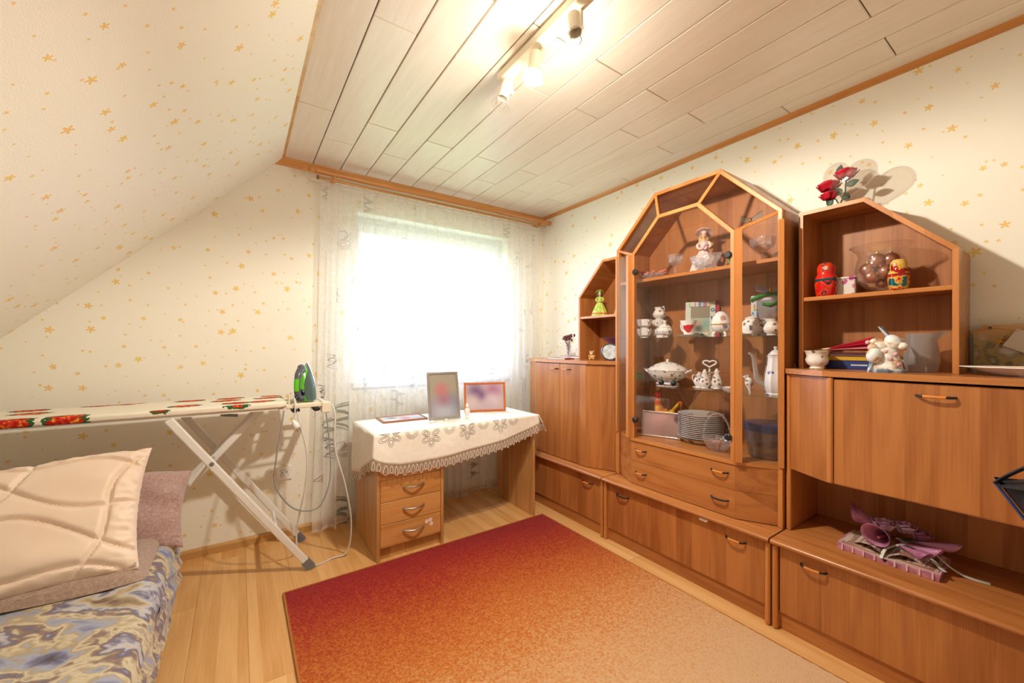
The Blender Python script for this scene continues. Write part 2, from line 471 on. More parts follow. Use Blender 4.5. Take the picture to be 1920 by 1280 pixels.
# baseboard, trims
bb = struct('baseboard_back', M().prism([(YW, 0), (YW - .014, 0), (YW - .014, .038), (YW - .008, .048), (YW, .05)], XL, XR, 'x'), M_base, smooth=False)
struct('trim_1', M().prism([(XR, ZC - .020), (XR - .010, ZC - .019), (XR - .028, ZC - .004), (XR - .030, ZC), (XR, ZC)], YB, YW, 'y'), M_oak)
cr = [(YW, ZC - .046), (YW - .008, ZC - .045), (YW - .012, ZC - .030), (YW - .030, ZC - .010), (YW - .034, ZC - .003), (YW - .034, ZC), (YW, ZC)]
struct('trim_2', M().prism(cr, XC - .05, XR, 'x'), M_oakx)
struct('trim_3', M().prism([(XC - .004, ZC + .002), (XC - .012, ZC - .010), (XC + .004, ZC - .004), (XC + .008, ZC + .002)], YB, YW, 'y'), M_base, smooth=False)

# window: frame, sash, panes, sill
wy0, wy1 = YW + .12, YW + .19
win = M().ring([(WX0, WZ0), (WX1, WZ0), (WX1, WZ1), (WX0, WZ1)], offset_poly([(WX0, WZ0), (WX1, WZ0), (WX1, WZ1), (WX0, WZ1)], .05), wy0, wy1, 'y')
window = struct('window_1', win, M_pvc, smooth=False)
GX0, GX1, GZ0, GZ1 = .715, 1.835, 1.04, 1.99
o_ = [(WX0 + .035, WZ0 + .045), (WX1 - .035, WZ0 + .045), (WX1 - .035, WZ1 - .045), (WX0 + .035, WZ1 - .045)]
mk('window_sash', M().ring(o_, [(GX0, GZ0), (GX1, GZ0), (GX1, GZ1), (GX0, GZ1)], wy0 - .02, wy1 - .01, 'y'), M_pvc, window, smooth=False)
mk('window_pane', M().box(GX0 - .01, GX1 + .01, wy0 + .025, wy0 + .031, GZ0 - .01, GZ1 + .01), M_pane, window, smooth=False)
mk('window_sill', M().cham(WX0 - .03, WX1 + .03, YW - .025, wy0, WZ0 - .035, WZ0 + .004, .004), M_white, window, smooth=False)
mk('window_handle', M().cham(GX1 + .012, GX1 + .030, wy0 - .032, wy0 - .02, 1.45, 1.52, .003).cham(GX1 + .014, GX1 + .028, wy0 - .055, wy0 - .04, 1.36, 1.49, .004).box(GX1 + .016, GX1 + .026, wy0 - .042, wy0 - .03, 1.47, 1.485), M_pvc, window)

# ------------------------------------------------------------------ outside: ground, houses, trees
M_grass = noisy('meadow', [(.3, rgb(96, 116, 70)), (.7, rgb(150, 160, 104))], 1.2, rough=.9)
gm = M().surf(lambda u, v: (-90 + 220 * u, -80 + 250 * v, -3.4 + max(0, v - .55) * 6.0 - .15 + .15 * math.sin(u * 17 + v * 9)), 40, 40)
gr = mk('garden_ground', gm, M_grass); gr['kind'] = 'structure'
M_roof = noisy('clay_tiles', [(.3, rgb(150, 110, 98)), (.7, rgb(186, 148, 134))], 3.0, rough=.8)
M_render1 = plain('apricot_render', rgb(240, 178, 128), .9)
M_render2 = plain('cream_render', rgb(244, 226, 186), .9)
M_wing = plain('dark_window', rgb(90, 100, 112), .2)
def house(x, y, wd, dp, hh, rh, mat, rz, label):
    t = thing('house', label, 'house', (x, y, -3.4), rz)
    mk('wall', M().prism([(-wd / 2, 0), (wd / 2, 0), (wd / 2, hh), (0, hh + rh), (-wd / 2, hh)], -dp / 2, dp / 2, 'y'), mat, t, world=False, smooth=False)
    for s in (-1, 1):
        mk('roof_slope', M().hull([(s * (wd / 2 + .5), yy, hh - .5 * rh / (wd / 2) + q) for yy in (-dp / 2 - .4, dp / 2 + .4) for q in (0.02, .22)] + [(0, yy, hh + rh + q) for yy in (-dp / 2 - .4, dp / 2 + .4) for q in (.02, .25)]), M_roof, t, world=False, smooth=False)
    mk('chimney', M().box(wd * .12, wd * .12 + .6, dp * .1, dp * .1 + .6, hh + rh * .4, hh + rh + .7), M_roof, t, world=False, smooth=False)
    for q in (-.25, .25):
        for zz in (.8, hh - 1.9):
            wn_ = mk('window', M().box(q * wd - .55, q * wd + .55, -dp / 2 - .06, -dp / 2 + .02, zz, zz + 1.25), M_pvc, t, world=False, smooth=False)
            mk('pane', M().box(q * wd - .46, q * wd + .46, -dp / 2 - .08, -dp / 2 - .05, zz + .1, zz + 1.15), M_wing, wn_, world=False, smooth=False)
    return t
house(8.6, 24, 6.0, 7, 3.3, 1.8, M_render1, -.45, 'apricot gabled house seen through the window beside the low trees')
house(17.2, 33, 8, 8, 2.9, 2.6, M_render2, -.85, 'cream gabled house with a tall pitched roof seen through the window')
M_leaf = [noisy('foliage_%d' % i, [(.3, a), (.7, b)], 6, rough=.9) for i, (a, b) in enumerate(((rgb(62, 80, 60), rgb(98, 116, 84)), (rgb(70, 88, 58), rgb(112, 128, 88)), (rgb(56, 72, 60), rgb(90, 106, 84))))]
M_bark = plain('bark', rgb(96, 80, 66), .9)
def tree(x, y, h, r, i, label):
    t = thing('tree', label, 'tree', (x, y, -3.4), 0, 'trees beyond the window')
    mk('trunk', M().tube([(0, 0, 0), (.1, 0, h * .35), (0, .1, h * .6)], [.28, .2, .12], 8), M_bark, t, world=False)
    def f(u, v):
        a = 2 * PI * u; b = -PI / 2 + PI * v
        d = Vector((math.cos(a) * math.cos(b), math.sin(a) * math.cos(b), math.sin(b)))
        q = 1 + .28 * noise.noise(d * 2.2 + Vector((x, y, 0))) + .14 * noise.noise(d * 6 + Vector((y, x, 0)))
        return (d.x * r * q, d.y * r * q, h * .62 + d.z * h * .40 * q)
    mk('crown', M().surf(f, 28, 18, cu=True), M_leaf[i], t, world=False)
tree(15.0, 46, 8.6, 3.6, 0, 'broad dark tree rising between the two houses outside')
tree(24.0, 48, 8.6, 4.0, 2, 'rounded grey-green tree behind the cream house')
tree(8.4, 40, 6.0, 2.6, 1, 'low bushy tree behind the apricot house')
tree(2.6, 36, 5.2, 2.4, 0, 'small tree at the pale edge of the garden outside')
tree(29.0, 36, 8.2, 3.2, 2, 'tall tree standing past the cream house')

# ------------------------------------------------------------------ rug
t_ = NT('ombre_rug'); co = t_.n('TexCoord'); sp = t_.n('SeparateXYZ', {0: (co, 'Object')})
big = t_.n('TexNoise', {'Vector': (co, 'Object'), 'Scale': 2.2, 'Detail': 2.0})
fine = t_.n('TexNoise', {'Vector': (co, 'Object'), 'Scale': 120.0, 'Detail': 1.0})
yy = t_.math('ADD', t_.math('ADD', (sp, 'Y'), t_.math('MULTIPLY', (big, 'Fac'), .16)), t_.math('MULTIPLY', (fine, 'Fac'), 1.1))
g = t_.math('DIVIDE', t_.math('SUBTRACT', yy, .63), 2.16)
rc = t_.ramp(g, [(.34, rgb(222, 178, 134)), (.50, rgb(216, 158, 104)), (.62, rgb(206, 124, 56)), (.77, rgb(188, 86, 30)), (.90, rgb(168, 38, 26)), (1.0, rgb(150, 20, 30))])
fib = t_.n('TexNoise', {'Vector': (co, 'Object'), 'Scale': 240.0, 'Detail': 1.0})
M_rug = t_.done(t_.pbr(rc, .95, bump=(fib, 'Fac'), bstr=.9, bdist=.006, spec=.1, Sheen_Weight=.15))
rug = thing('rug', 'rectangular rug fading from dark red through orange to beige on the laminate floor', 'rug', (0, 0, 0))
random.seed(5)
def rf(u, v):
    x, y = .176 + u * 1.566, -.25 + v * 2.412
    return (x, y, .012 + .0016 * noise.noise(Vector((x * 90, y * 90, 0))) + .001 * noise.noise(Vector((x * 3, y * 3, 5))))
mk('pile', M().surf(rf, 150, 220), M_rug, rug)
M_bind = plain('rug_binding', rgb(176, 112, 50), .9)
mk('binding', M().ring([(.170, -.256), (1.748, -.256), (1.748, 2.168), (.170, 2.168)], [(.178, -.248), (1.740, -.248), (1.740, 2.160), (.178, 2.160)], .0005, .0125, 'z'), M_bind, rug, smooth=False)
# ------------------------------------------------------------------ wall unit
def handle(parent, c, y, z, L=.082, black=False):
    """bow handle on a front facing -x at x = c"""
    mb = M()
    h = L / 2
    path = smooth_path([(c + .002, y - h, z), (c - .013, y - h + .006, z), (c - .021, y - h * .55, z)], 4)
    mb.tube(path, .0042, 8, m=0)
    mb.tube([(c - .021, y - h * .58, z), (c - .023, y, z), (c - .021, y + h * .58, z)], .0046, 8, m=1)
    mb.tube(smooth_path([(c - .021, y + h * .55, z), (c - .013, y + h - .006, z), (c + .002, y + h, z)], 4), .0042, 8, m=0)
    mk('handle', mb, [M_black, M_black if black else M_orange], parent)
ZB = .375
XB = 2.292                       # backs
# --- base cabinets
def base_cabinet(y0, y1, label, handles, black=()):
    t = thing('base_cabinet', label, 'cabinet', (2.05, (y0 + y1) / 2, 0), 0, 'base cabinets along the right wall')
    mk('side_panel', M().cham(1.842, XB, y0 + .001, y0 + .021, 0, ZB - .022, .006), M_edge, t, smooth=False)
    mk('side_panel', M().cham(1.842, XB, y1 - .021, y1 - .001, 0, ZB - .022, .006), M_edge, t, smooth=False)
    lip = [(XB, ZB), (1.838, ZB), (1.829, ZB - .004), (1.826, ZB - .011), (1.829, ZB - .018), (1.838, ZB - .022), (XB, ZB - .022)]
    mk('top_board', M().prism(lip, y0 + .0006, y1 - .0006, 'y'), M_chy, t, angle=.9)
    mk('plinth', M().box(1.868, 1.886, y0 + .021, y1 - .021, 0, .07), M_chy, t, smooth=False)
    mk('bottom_board', M().box(1.886, XB, y0 + .021, y1 - .021, .07, .086), M_chy, t, smooth=False)
    d = mk('flap_door', M().cham(1.858, 1.876, y0 + .024, y1 - .024, .072, ZB - .026, .003), M_chz, t, smooth=False)
    for i, (hy, hz) in enumerate(handles): handle(d, 1.858, hy, hz, .086, i in black)
    mk('back_panel', M().box(XB - .006, XB, y0 + .021, y1 - .021, .086, ZB - .022), M_back, t, smooth=False)
    return t
base_cabinet(1.700, 2.625, 'low cherry base cabinet under the two-door cupboard, beside the desk', [(1.836, .303)])
bm_ = base_cabinet(.764, 1.694, 'low cherry base cabinet under the glass display cabinet', [(1.553, .301), (.910, .304)], (0,))
mk('white_clip', M().cham(1.838, 1.858, 1.035, 1.075, .338, .352, .003), M_white, bm_)
base_cabinet(-.166, .758, 'low cherry base cabinet carrying the pink open book, below the drop-front cupboard', [(.614, .309), (-.02, .309)])
# --- canted carcass outline in plan: side, cant, front, cant, side
def plan(y0, y1, inset=0.0, xs=1.985, xf=1.903, cant=.175):
    return [(XB, y0), (xs - inset, y0), (xf - inset, y0 + cant), (xf - inset, y1 - cant), (xs - inset, y1), (XB, y1)]
ZT = 1.083
# --- left two-door cupboard
cy0, cy1 = 1.706, 2.625
t = thing('two_door_cupboard', 'cherry two-door cupboard with canted corners behind the desk, dried flowers on top', 'cabinet', (2.1, (cy0 + cy1) / 2, ZB))
mk('side_panel', M().cham(1.985, XB, cy0, cy0 + .018, ZB + .0005, ZT - .022, .004), M_edge, t, smooth=False)
mk('side_panel', M().cham(1.985, XB, cy1 - .018, cy1, ZB + .0005, ZT - .022, .004), M_edge, t, smooth=False)
mk('top_board', M().prism(plan(cy0, cy1, .008), ZT - .022, ZT, 'z'), M_chy, t, smooth=False)
mk('bottom_board', M().prism([(x + .03 if x < 2.2 else x, y) for x, y in plan(cy0 + .018, cy1 - .018, 0)], ZB + .0005, ZB + .016, 'z'), M_chy, t, smooth=False)
pl = plan(cy0 + .019, cy1 - .019)
pin = plan(cy0 + .019, cy1 - .019, -.018)
z0, z1 = ZB + .004, ZT - .026
mk('corner_panel', M().prism([pl[1], pl[2], pin[2], pin[1]], z0, z1, 'z'), M_chz, t, smooth=False)
mk('corner_panel', M().prism([pl[3], pl[4], pin[4], pin[3]], z0, z1, 'z'), M_chz, t, smooth=False)
ymid = 2.160
for a, b, hy in ((pl[2][1] + .001, ymid - .0015, 2.085), (ymid + .0015, pl[3][1] - .001, 2.214)):
    d = mk('door', M().cham(1.903, 1.921, a, b, z0, z1, .002), M_chz, t, smooth=False)
    handle(d, 1.903, hy, 1.018, .075)
mk('back_panel', M().box(XB - .006, XB, cy0 + .018, cy1 - .018, ZB + .016, ZT - .022), M_back, t, smooth=False)

# --- slant-topped open shelves
def slant_shelf(name, label, yn, yf, yp, group=None):
    """yn: edge next to the glass cabinet, yf: far low edge, yp: where the flat top starts to fall"""
    zt, zs = 1.777, 1.777 - abs(yf - yp)
    s = 1 if yf > yn else -1
    t = thing(name, label, 'shelf', (2.18, (yn + yf) / 2, ZT), 0, 'slant-topped open shelves')
    x0 = 2.070; th = .016
    outer = [(yn, ZT + .0005), (yn, zt), (yp, zt), (yf, zs), (yf, ZT + .0005)]
    if s < 0: oo = outer
    else: oo = outer
    # inward offset (polyline orientation differs with side)
    inn = offset_poly(outer, th if s < 0 else -th, closed=False)
    if abs(inn[0][0] - yn) < 1e-6 or (inn[0][0] - yn) * s < 0: inn = offset_poly(outer, -th if s < 0 else th, closed=False)
    names = ['side_panel', 'top_panel', 'slant_panel', 'side_panel']
    mats = [M_chz, M_chy, M_chx, M_chz]
    for i in range(4):
        q = [outer[i], outer[i + 1], inn[i + 1], inn[i]]
        mk(names[i], M().prism(q, x0, XB, 'x'), mats[i], t, smooth=False)
        # light front lipping
        mk('edge_strip', M().prism(q, x0 - .004, x0 - .0002, 'x'), M_edge, t, smooth=False)
    mk('back_panel', M().prism([(p[0], p[1]) for p in inn], XB - .010, XB - .004, 'x'), M_back, t, smooth=False)
    ys = sorted((inn[0][0], inn[4][0]))
    sh = mk('shelf_board', M().box(x0 + .004, XB - .010, ys[0], ys[1], 1.380, 1.396), M_chy, t, smooth=False)
    mk('shelf_edge', M().cham(x0, x0 + .004, ys[0], ys[1], 1.3795, 1.3965, .001), M_edgey, sh, smooth=False)
    return t
slant_shelf('slant_shelf', 'small cherry open shelf with a slanted top above the two-door cupboard', 1.712, 2.140, 1.905)
slant_shelf('slant_shelf', 'cherry open shelf with a slanted top holding nesting dolls and the glass bowl', .738, .258, .509)

# --- tall glass display cabinet
vy0, vy1 = .766, 1.700
vc = (vy0 + vy1) / 2
t = thing('display_cabinet', 'tall cherry display cabinet with canted glass front, arched top and two drawers', 'cabinet', (2.1, vc, ZB))
VIT = t
ZL = .645
arch_o = [(vy1, ZB + .0005), (vy1, 1.786), (1.423, 2.063), (1.040, 2.063), (vy0, 1.786), (vy0, ZB + .0005)]
ins = offset_poly(arch_o, .020, closed=False)
if ins[0][0] > vy1: ins = offset_poly(arch_o, -.020, closed=False)
ins[0] = (ins[0][0], ZB + .0005); ins[-1] = (ins[-1][0], ZB + .0005)
nm = ['side_panel', 'slant_panel', 'top_panel', 'slant_panel', 'side_panel']
for i in range(5):
    q = [arch_o[i], arch_o[i + 1], ins[i + 1], ins[i]]
    mk(nm[i], M().prism(q, 1.997, XB, 'x'), M_chz if i in (0, 4) else M_chx, t, smooth=False)
fr = mk('outer_frame', M().ring(arch_o, ins, 1.972, 1.9968, 'x', closed=False), M_edge, t, smooth=False)
bevel(fr, .003, 2)
mk('back_panel', M().prism(ins, XB - .012, XB - .004, 'x'), M_back, t, smooth=False)
# front frame
fy0, fy1 = .937, 1.528
XF = 1.903
arch_f = [(fy1, ZL), (fy1, 1.720), (1.351, 1.905), (1.114, 1.905), (fy0, 1.720), (fy0, ZL)]
def shrink(poly, d):
    r = offset_poly(poly, d, closed=False)
    if r[0][0] > poly[0][0]: r = offset_poly(poly, -d, closed=False)
    return r
fi = shrink(arch_f, .020)
bevel(mk('front_frame', M().ring(arch_f, fi, XF - .002, XF + .024, 'x', closed=False), M_edge, t, smooth=False), .003, 2)
# battens between front frame and outer frame
ao = shrink(arch_o, .010); af = shrink(arch_f, .004)
for i in (1, 2, 3, 4):
    mk('batten', M().bar((XF + .008, af[i][0], af[i][1]), (1.984, ao[i][0], ao[i][1]), .014, .014, up=(1, .3, .2)), M_edge, t, smooth=False)
# canted posts beside the front frame and the canted glass
for s, yf_, ys_ in ((-1, fy0, vy0), (1, fy1, vy1)):
    dx, dy = 1.985 - XF, ys_ - yf_
    L = math.hypot(dx, dy); ux, uy = dx / L, dy / L
    def pp(a, b): return (XF + ux * a - uy * b * s * 0 + (-uy) * b * (1 if s < 0 else -1), yf_ + uy * a + ux * b * (1 if s < 0 else -1))
    mk('corner_post', M().prism([pp(0, 0), pp(.030, 0), pp(.030, -.020), pp(0, -.020)], ZL, 1.716, 'z'), M_edge, t, smooth=False)
    mk('corner_post', M().prism([pp(L - .020, 0), pp(L, 0), pp(L, -.016), pp(L - .020, -.016)], ZL, 1.74, 'z'), M_edge, t, smooth=False)
    a, b = pp(.030, -.008), pp(L - .018, -.008)
    c, d = pp(.030, -.012), pp(L - .018, -.012)
    mk('side_pane', M().prism([a, b, d, c], ZL, 1.726, 'z'), M_cab, t, smooth=False)
# canted roof panes
of = shrink(arch_o, .018); f2 = shrink(arch_f, .003)
for i in (1, 2, 3):
    p = [(XF + .014, f2[i][0], f2[i][1]), (XF + .014, f2[i + 1][0], f2[i + 1][1]), (1.984, of[i + 1][0], of[i + 1][1]), (1.984, of[i][0], of[i][1])]
    q = [(a + .004, b, c - .001) for a, b, c in p]
    mk('roof_pane', M().add(p + q, [(0, 1, 2, 3), (7, 6, 5, 4), (0, 4, 5, 1), (1, 5, 6, 2), (2, 6, 7, 3), (3, 7, 4, 0)]), M_cab, t, smooth=False)
# glass doors
ymid = 1.279
fd = shrink(arch_f, .0205)
def clip(poly, lo, hi):
    out = []
    for side, lim in ((1, lo), (-1, hi)):
        src = poly if not out else out
        res = []
        for i in range(len(src)):
            p, q = src[i], src[(i + 1) % len(src)]
            ip, iq = (p[0] - lim) * side >= 0, (q[0] - lim) * side >= 0
            if ip: res.append(p)
            if ip != iq:
                k = (lim - p[0]) / (q[0] - p[0]); res.append((lim, p[1] + (q[1] - p[1]) * k))
        out = res
    return out
fd2 = [(y, max(z, ZL + .004)) for y, z in fd]
for lo, hi, hs, kn in ((fy0, ymid - .0015, ((.964, 1.610), (.964, .752)), 1.244), (ymid + .0015, fy1, ((1.500, 1.612), (1.500, .752)), 1.318)):
    d = mk('glass_door', M().prism(clip(fd2, lo, hi), XF + .004, XF + .009, 'x'), M_cab, t, smooth=False)
    for hy, hz in hs:
        mk('hinge_disc', M().lathe([(0, 0), (.0165, 0), (.0165, .012), (.012, .016), (0, .016)], 20).xf(Matrix.Rotation(-PI / 2, 4, 'Y')).move(XF + .003, hy, hz), M_black, d)
    mk('knob', M().sphere((XF - .014, kn, .985), .0155, 18, 12).tube([(XF - .004, kn, .985), (XF + .004, kn, .985)], .006, 10), M_black, d)
# ledge, drawers
mk('ledge', M().prism(plan(vy0 + .020, vy1 - .020, .006, xs=1.990, cant=.153), ZL - .016, ZL, 'z'), M_edgey, t, smooth=False)
mk('bottom_board', M().prism(plan(vy0 + .021, vy1 - .021, -.03, cant=.151), ZB + .0005, ZB + .014, 'z'), M_chy, t, smooth=False)
def drawer(z0, z1, hz, black):
    po = plan(vy0 + .0205, vy1 - .0205, 0, cant=.1505); pi_ = plan(vy0 + .0205, vy1 - .0205, -.018, cant=.1505)
    d = mk('drawer', M().prism([po[2], po[3], pi_[3], pi_[2]], z0, z1, 'z'), M_chy, t, smooth=False)
    mk('canted_side', M().prism([po[1], po[2], pi_[2], pi_[1]], z0, z1, 'z'), M_chy, d, smooth=False)
    mk('canted_side', M().prism([po[3], po[4], pi_[4], pi_[3]], z0, z1, 'z'), M_chy, d, smooth=False)
    handle(d, XF, 1.460, hz, .072); handle(d, XF, 1.007, hz, .082, black)
drawer(ZB + .004, .5085, .451, True)
drawer(.5100, ZL - .0175, .582, False)
# shelves
vsb = mk('shelf_board', M().box(1.990, XB - .012, vy0 + .021, vy1 - .021, 1.563, 1.580), M_chy, t, smooth=False)
mk('shelf_edge', M().cham(1.984, 1.990, vy0 + .021, vy1 - .021, 1.5625, 1.5805, .0015), M_edgey, vsb, smooth=False)
for z in (1.230, .952):
    mk('glass_shelf', M().box(1.975, XB - .012, vy0 + .021, vy1 - .021, z - .005, z), M_shelfg, t, smooth=False)

# --- drop-front cupboard over an open niche
ry0, ry1 = -.166, .758
ZN = .645
t = thing('drop_front_cupboard', 'cherry drop-front cupboard hanging over an open niche, crockery on its top', 'cabinet', (2.1, (ry0 + ry1) / 2, ZB))
mk('side_panel', M().cham(1.985, XB, ry1 - .018, ry1, ZB + .0005, ZT - .022, .004), M_edge, t, smooth=False)
mk('side_panel', M().cham(1.985, XB, ry0, ry0 + .018, ZB + .0005, ZT - .022, .004), M_edge, t, smooth=False)
mk('top_board', M().prism(plan(ry0, ry1, .008, cant=.16), ZT - .022, ZT, 'z'), M_chy, t, smooth=False)
mk('bottom_board', M().prism(plan(ry0 + .018, ry1 - .018, -.004, cant=.16), ZN, ZN + .016, 'z'), M_chy, t, smooth=False)
pl = plan(ry0 + .019, ry1 - .019, cant=.155); pin = plan(ry0 + .019, ry1 - .019, -.018, cant=.155)
z0, z1 = ZN + .001, ZT - .026
mk('corner_panel', M().prism([pl[1], pl[2], pin[2], pin[1]], z0, z1, 'z'), M_chz, t, smooth=False)
mk('corner_panel', M().prism([pl[3], pl[4], pin[4], pin[3]], z0, z1, 'z'), M_chz, t, smooth=False)
mk('corner_batten', M().cham(1.897, 1.921, pl[3][1] - .018, pl[3][1], ZN, ZT - .024, .005), M_edge, t, smooth=False)
mk('corner_batten', M().cham(1.897, 1.921, pl[2][1], pl[2][1] + .018, ZN, ZT - .024, .005), M_edge, t, smooth=False)
d = mk('drop_front', M().cham(1.905, 1.922, pl[2][1] + .020, pl[3][1] - .020, ZN + .002, ZT - .030, .002), M_chz, t, smooth=False)
handle(d, 1.905, .290, 1.013, .092)
mk('back_panel', M().box(XB - .006, XB, ry0 + .018, ry1 - .018, ZB + .0005, ZT - .022), M_back, t, smooth=False)

# ------------------------------------------------------------------ desk
dx0, dx1, dyf, dyb, dz = .616, 1.703, 2.192, 2.660, .700
t = thing('desk', 'beech desk with three drawers on its left under a white lace cloth', 'desk', ((dx0 + dx1) / 2, 2.43, 0))
mk('desk_top', M().cham(dx0 - .012, dx1 + .012, dyf - .012, dyb, dz - .022, dz, .003), M_dy, t, smooth=False)
mk('side_panel', M().cham(dx0, dx0 + .018, dyf, dyb, 0, dz - .022, .002), M_dz, t, smooth=False)
mk('side_panel', M().cham(dx1 - .018, dx1, dyf, dyb, 0, dz - .022, .002), M_dz, t, smooth=False)
mx = .993
mk('middle_panel', M().cham(mx, mx + .018, dyf, dyb, 0, dz - .022, .002), M_dz, t, smooth=False)
mk('top_rail', M().box(dx0 + .018, mx, dyf + .004, dyf + .02, .4425, dz - .022), M_dy, t, smooth=False)
mk('plinth', M().box(dx0 + .018, mx, dyf + .03, dyf + .046, 0, .09), M_dz, t, smooth=False)
mk('pedestal_back', M().box(dx0 + .018, mx, dyb - .02, dyb - .008, 0, .6), M_dz, t, smooth=False)
mk('modesty_rail', M().box(mx + .018, dx1 - .018, dyb - .05, dyb - .034, .50, dz - .022), M_dy, t, smooth=False)
zz = [.071, .196, .319, .441]
DR = []
for i in range(3):
    d = mk('drawer', M().cham(dx0 + .020, mx - .002, dyf + .002, dyf + .020, zz[i] + .0015, zz[i + 1] - .0015, .0015), M_dy, t, smooth=False)
    xm = (dx0 + mx) / 2 + .02; zc = (zz[i] + zz[i + 1]) / 2 + .008
    hp = smooth_path([(xm - .062, dyf + .003, zc), (xm - .052, dyf - .010, zc - .001), (xm, dyf - .026, zc - .003), (xm + .052, dyf - .010, zc - .001), (xm + .062, dyf + .003, zc)], 6)
    mk('handle', M().tube(hp, .0048, 10), M_chrome, d)
    DR.append(d)
M_stick = plain('pale_pink_sticker', rgb(240, 218, 214), .5)
for sx, sz in ((.904, .158), (.926, .163), (.932, .139)):
    mk('round_sticker', M().lathe([(0, 0), (.0115, 0), (.0115, .001), (0, .001)], 20).xf(Matrix.Rotation(PI / 2, 4, 'X')).move(sx, dyf + .0019, sz), M_stick, DR[0])
# ------------------------------------------------------------------ ceiling spot track
M_cream = plain('cream_enamel', rgb(236, 226, 204), .35)
M_bulb = plain('bulb_glass_lit', (1, 1, 1, 1), .3, Emission_Color=(1.0, .86, .66, 1), Emission_Strength=14.0)
t = thing('spot_track', 'cream ceiling bar with three swivel spot lamps, only the middle one lit', 'ceiling lamp', (.925, .9, ZC))
mk('track_bar', M().cham(.900, .950, .10, 1.425, ZC - .046, ZC - .010, .004).box(.912, .938, .16, 1.37, ZC - .010, ZC), M_cream, t, smooth=False)
def spot(y, lit, tilt):
    """swivel arm under the bar, cylinder head, reflector bulb or clip"""
    bx = .938
    a = mk('swivel_arm', M().cham(bx - .006, bx + .006, y - .009, y + .009, ZC - .105, ZC - .046, .002).tube([(bx - .02, y, ZC - .100), (bx + .012, y, ZC - .100)], .006, 10), M_cream, t, smooth=False)
    R = Matrix.Translation((bx - .028, y, ZC - .100)) @ Matrix.Rotation(tilt[0], 4, 'X') @ Matrix.Rotation(tilt[1], 4, 'Y')
    h = mk('lamp_head', M().lathe([(0, .030), (.020, .030), (.023, .026), (.023, -.040), (.020, -.040), (.020, .0), (0, .0)], 24).xf(R), M_cream, a)
    if lit:
        mk('bulb', M().lathe([(0, -.012), (.012, -.014), (.016, -.030), (.034, -.062), (.036, -.070), (.030, -.078), (0, -.080)], 28).xf(R), M_bulb, a)
        for s in (-1, 1):
            lp = [R @ Vector((s * (.030 + .016 * math.cos(q)), 0, -.058 + .014 * math.sin(q))) for q in [2 * PI * i / 14 for i in range(14)]]
            mk('glare_clip', M().tube(lp, .0035, 6, closed=True), M_cream, a)
    else:
        mk('glass_collar', M().lathe([(.019, -.030), (.022, -.042), (.036, -.060), (.042, -.072), (.040, -.076), (.036, -.068), (.024, -.050)], 28).xf(R), M_clear, a)
        for s in (-1, 1):
            mk('clip_wire', M().tube([R @ Vector(p) for p in ((s * .019, 0, -.030), (s * .026, 0, -.055), (s * .018, .006, -.075))], .0016, 6), M_chrome, a)
spot(1.372, False, (.15, .25))
spot(1.172, True, (.1, .1))
spot(.962, False, (-.25, .1))
lamp_d = bpy.data.lights.new('lit_spot', 'SPOT'); lamp_d.energy = 62; lamp_d.color = (.96, .89, .75)
lamp_d.shadow_soft_size = .03; lamp_d.spot_size = math.radians(178); lamp_d.spot_blend = .3
lamp = bpy.data.objects.new('lit_spot', lamp_d); lamp.location = (.905, 1.165, 2.148); lamp.rotation_euler = (0, math.radians(-8), 0); COL.objects.link(lamp)
glow_d = bpy.data.lights.new('bulb_glow', 'POINT'); glow_d.energy = 8; glow_d.color = (.96, .89, .75); glow_d.shadow_soft_size = .035
glow = bpy.data.objects.new('bulb_glow', glow_d); glow.location = (.905, 1.165, 2.140); COL.objects.link(glow)

# ------------------------------------------------------------------ curtain rod and curtain
RY, RZ = 2.722, 2.272
t = thing('curtain_rod', 'turned oak curtain rod with carved finials and a thin brass-coloured rail beneath', 'curtain rod', (1.3, RY, RZ))
mk('pole', M().tube([(.415, RY, RZ), (2.245, RY, RZ)], .0135, 16), M_oakx, t)
fin = [(0, 0), (.0135, 0), (.017, .004), (.017, .020), (.012, .026), (.010, .030), (.018, .040), (.021, .050), (.018, .060), (.010, .066), (.009, .070), (.019, .082), (.020, .090), (.013, .104), (.005, .114), (0, .116)]
mk('finial', M().lathe(fin, 20).xf(Matrix.Translation((.420, RY, RZ)) @ Matrix.Rotation(-PI / 2, 4, 'Y')), M_oakx, t)
finr = [(r, z * .42) for r, z in fin]
mk('finial', M().lathe(finr, 20).xf(Matrix.Translation((2.243, RY, RZ)) @ Matrix.Rotation(PI / 2, 4, 'Y')), M_oakx, t)
M_brass = plain('brass_rail', rgb(190, 140, 84), .35, .6)
mk('rail', M().tube([(.405, RY + .002, RZ - .038), (2.23, RY + .002, RZ - .038)], .008, 12), M_brass, t)
mk('rail_end', M().lathe([(0, 0), (.013, 0), (.013, .012), (0, .012)], 16).xf(Matrix.Translation((.398, RY + .002, RZ - .038)) @ Matrix.Rotation(PI / 2, 4, 'Y')), plain('copper_cap', rgb(140, 90, 70), .4, .4), t)
for bx in (.50, 2.17):
    mk('wall_bracket', M().cham(bx - .008, bx + .008, RY - .004, YW, RZ - .046, RZ - .012, .003), M_oakx, t, smooth=False)

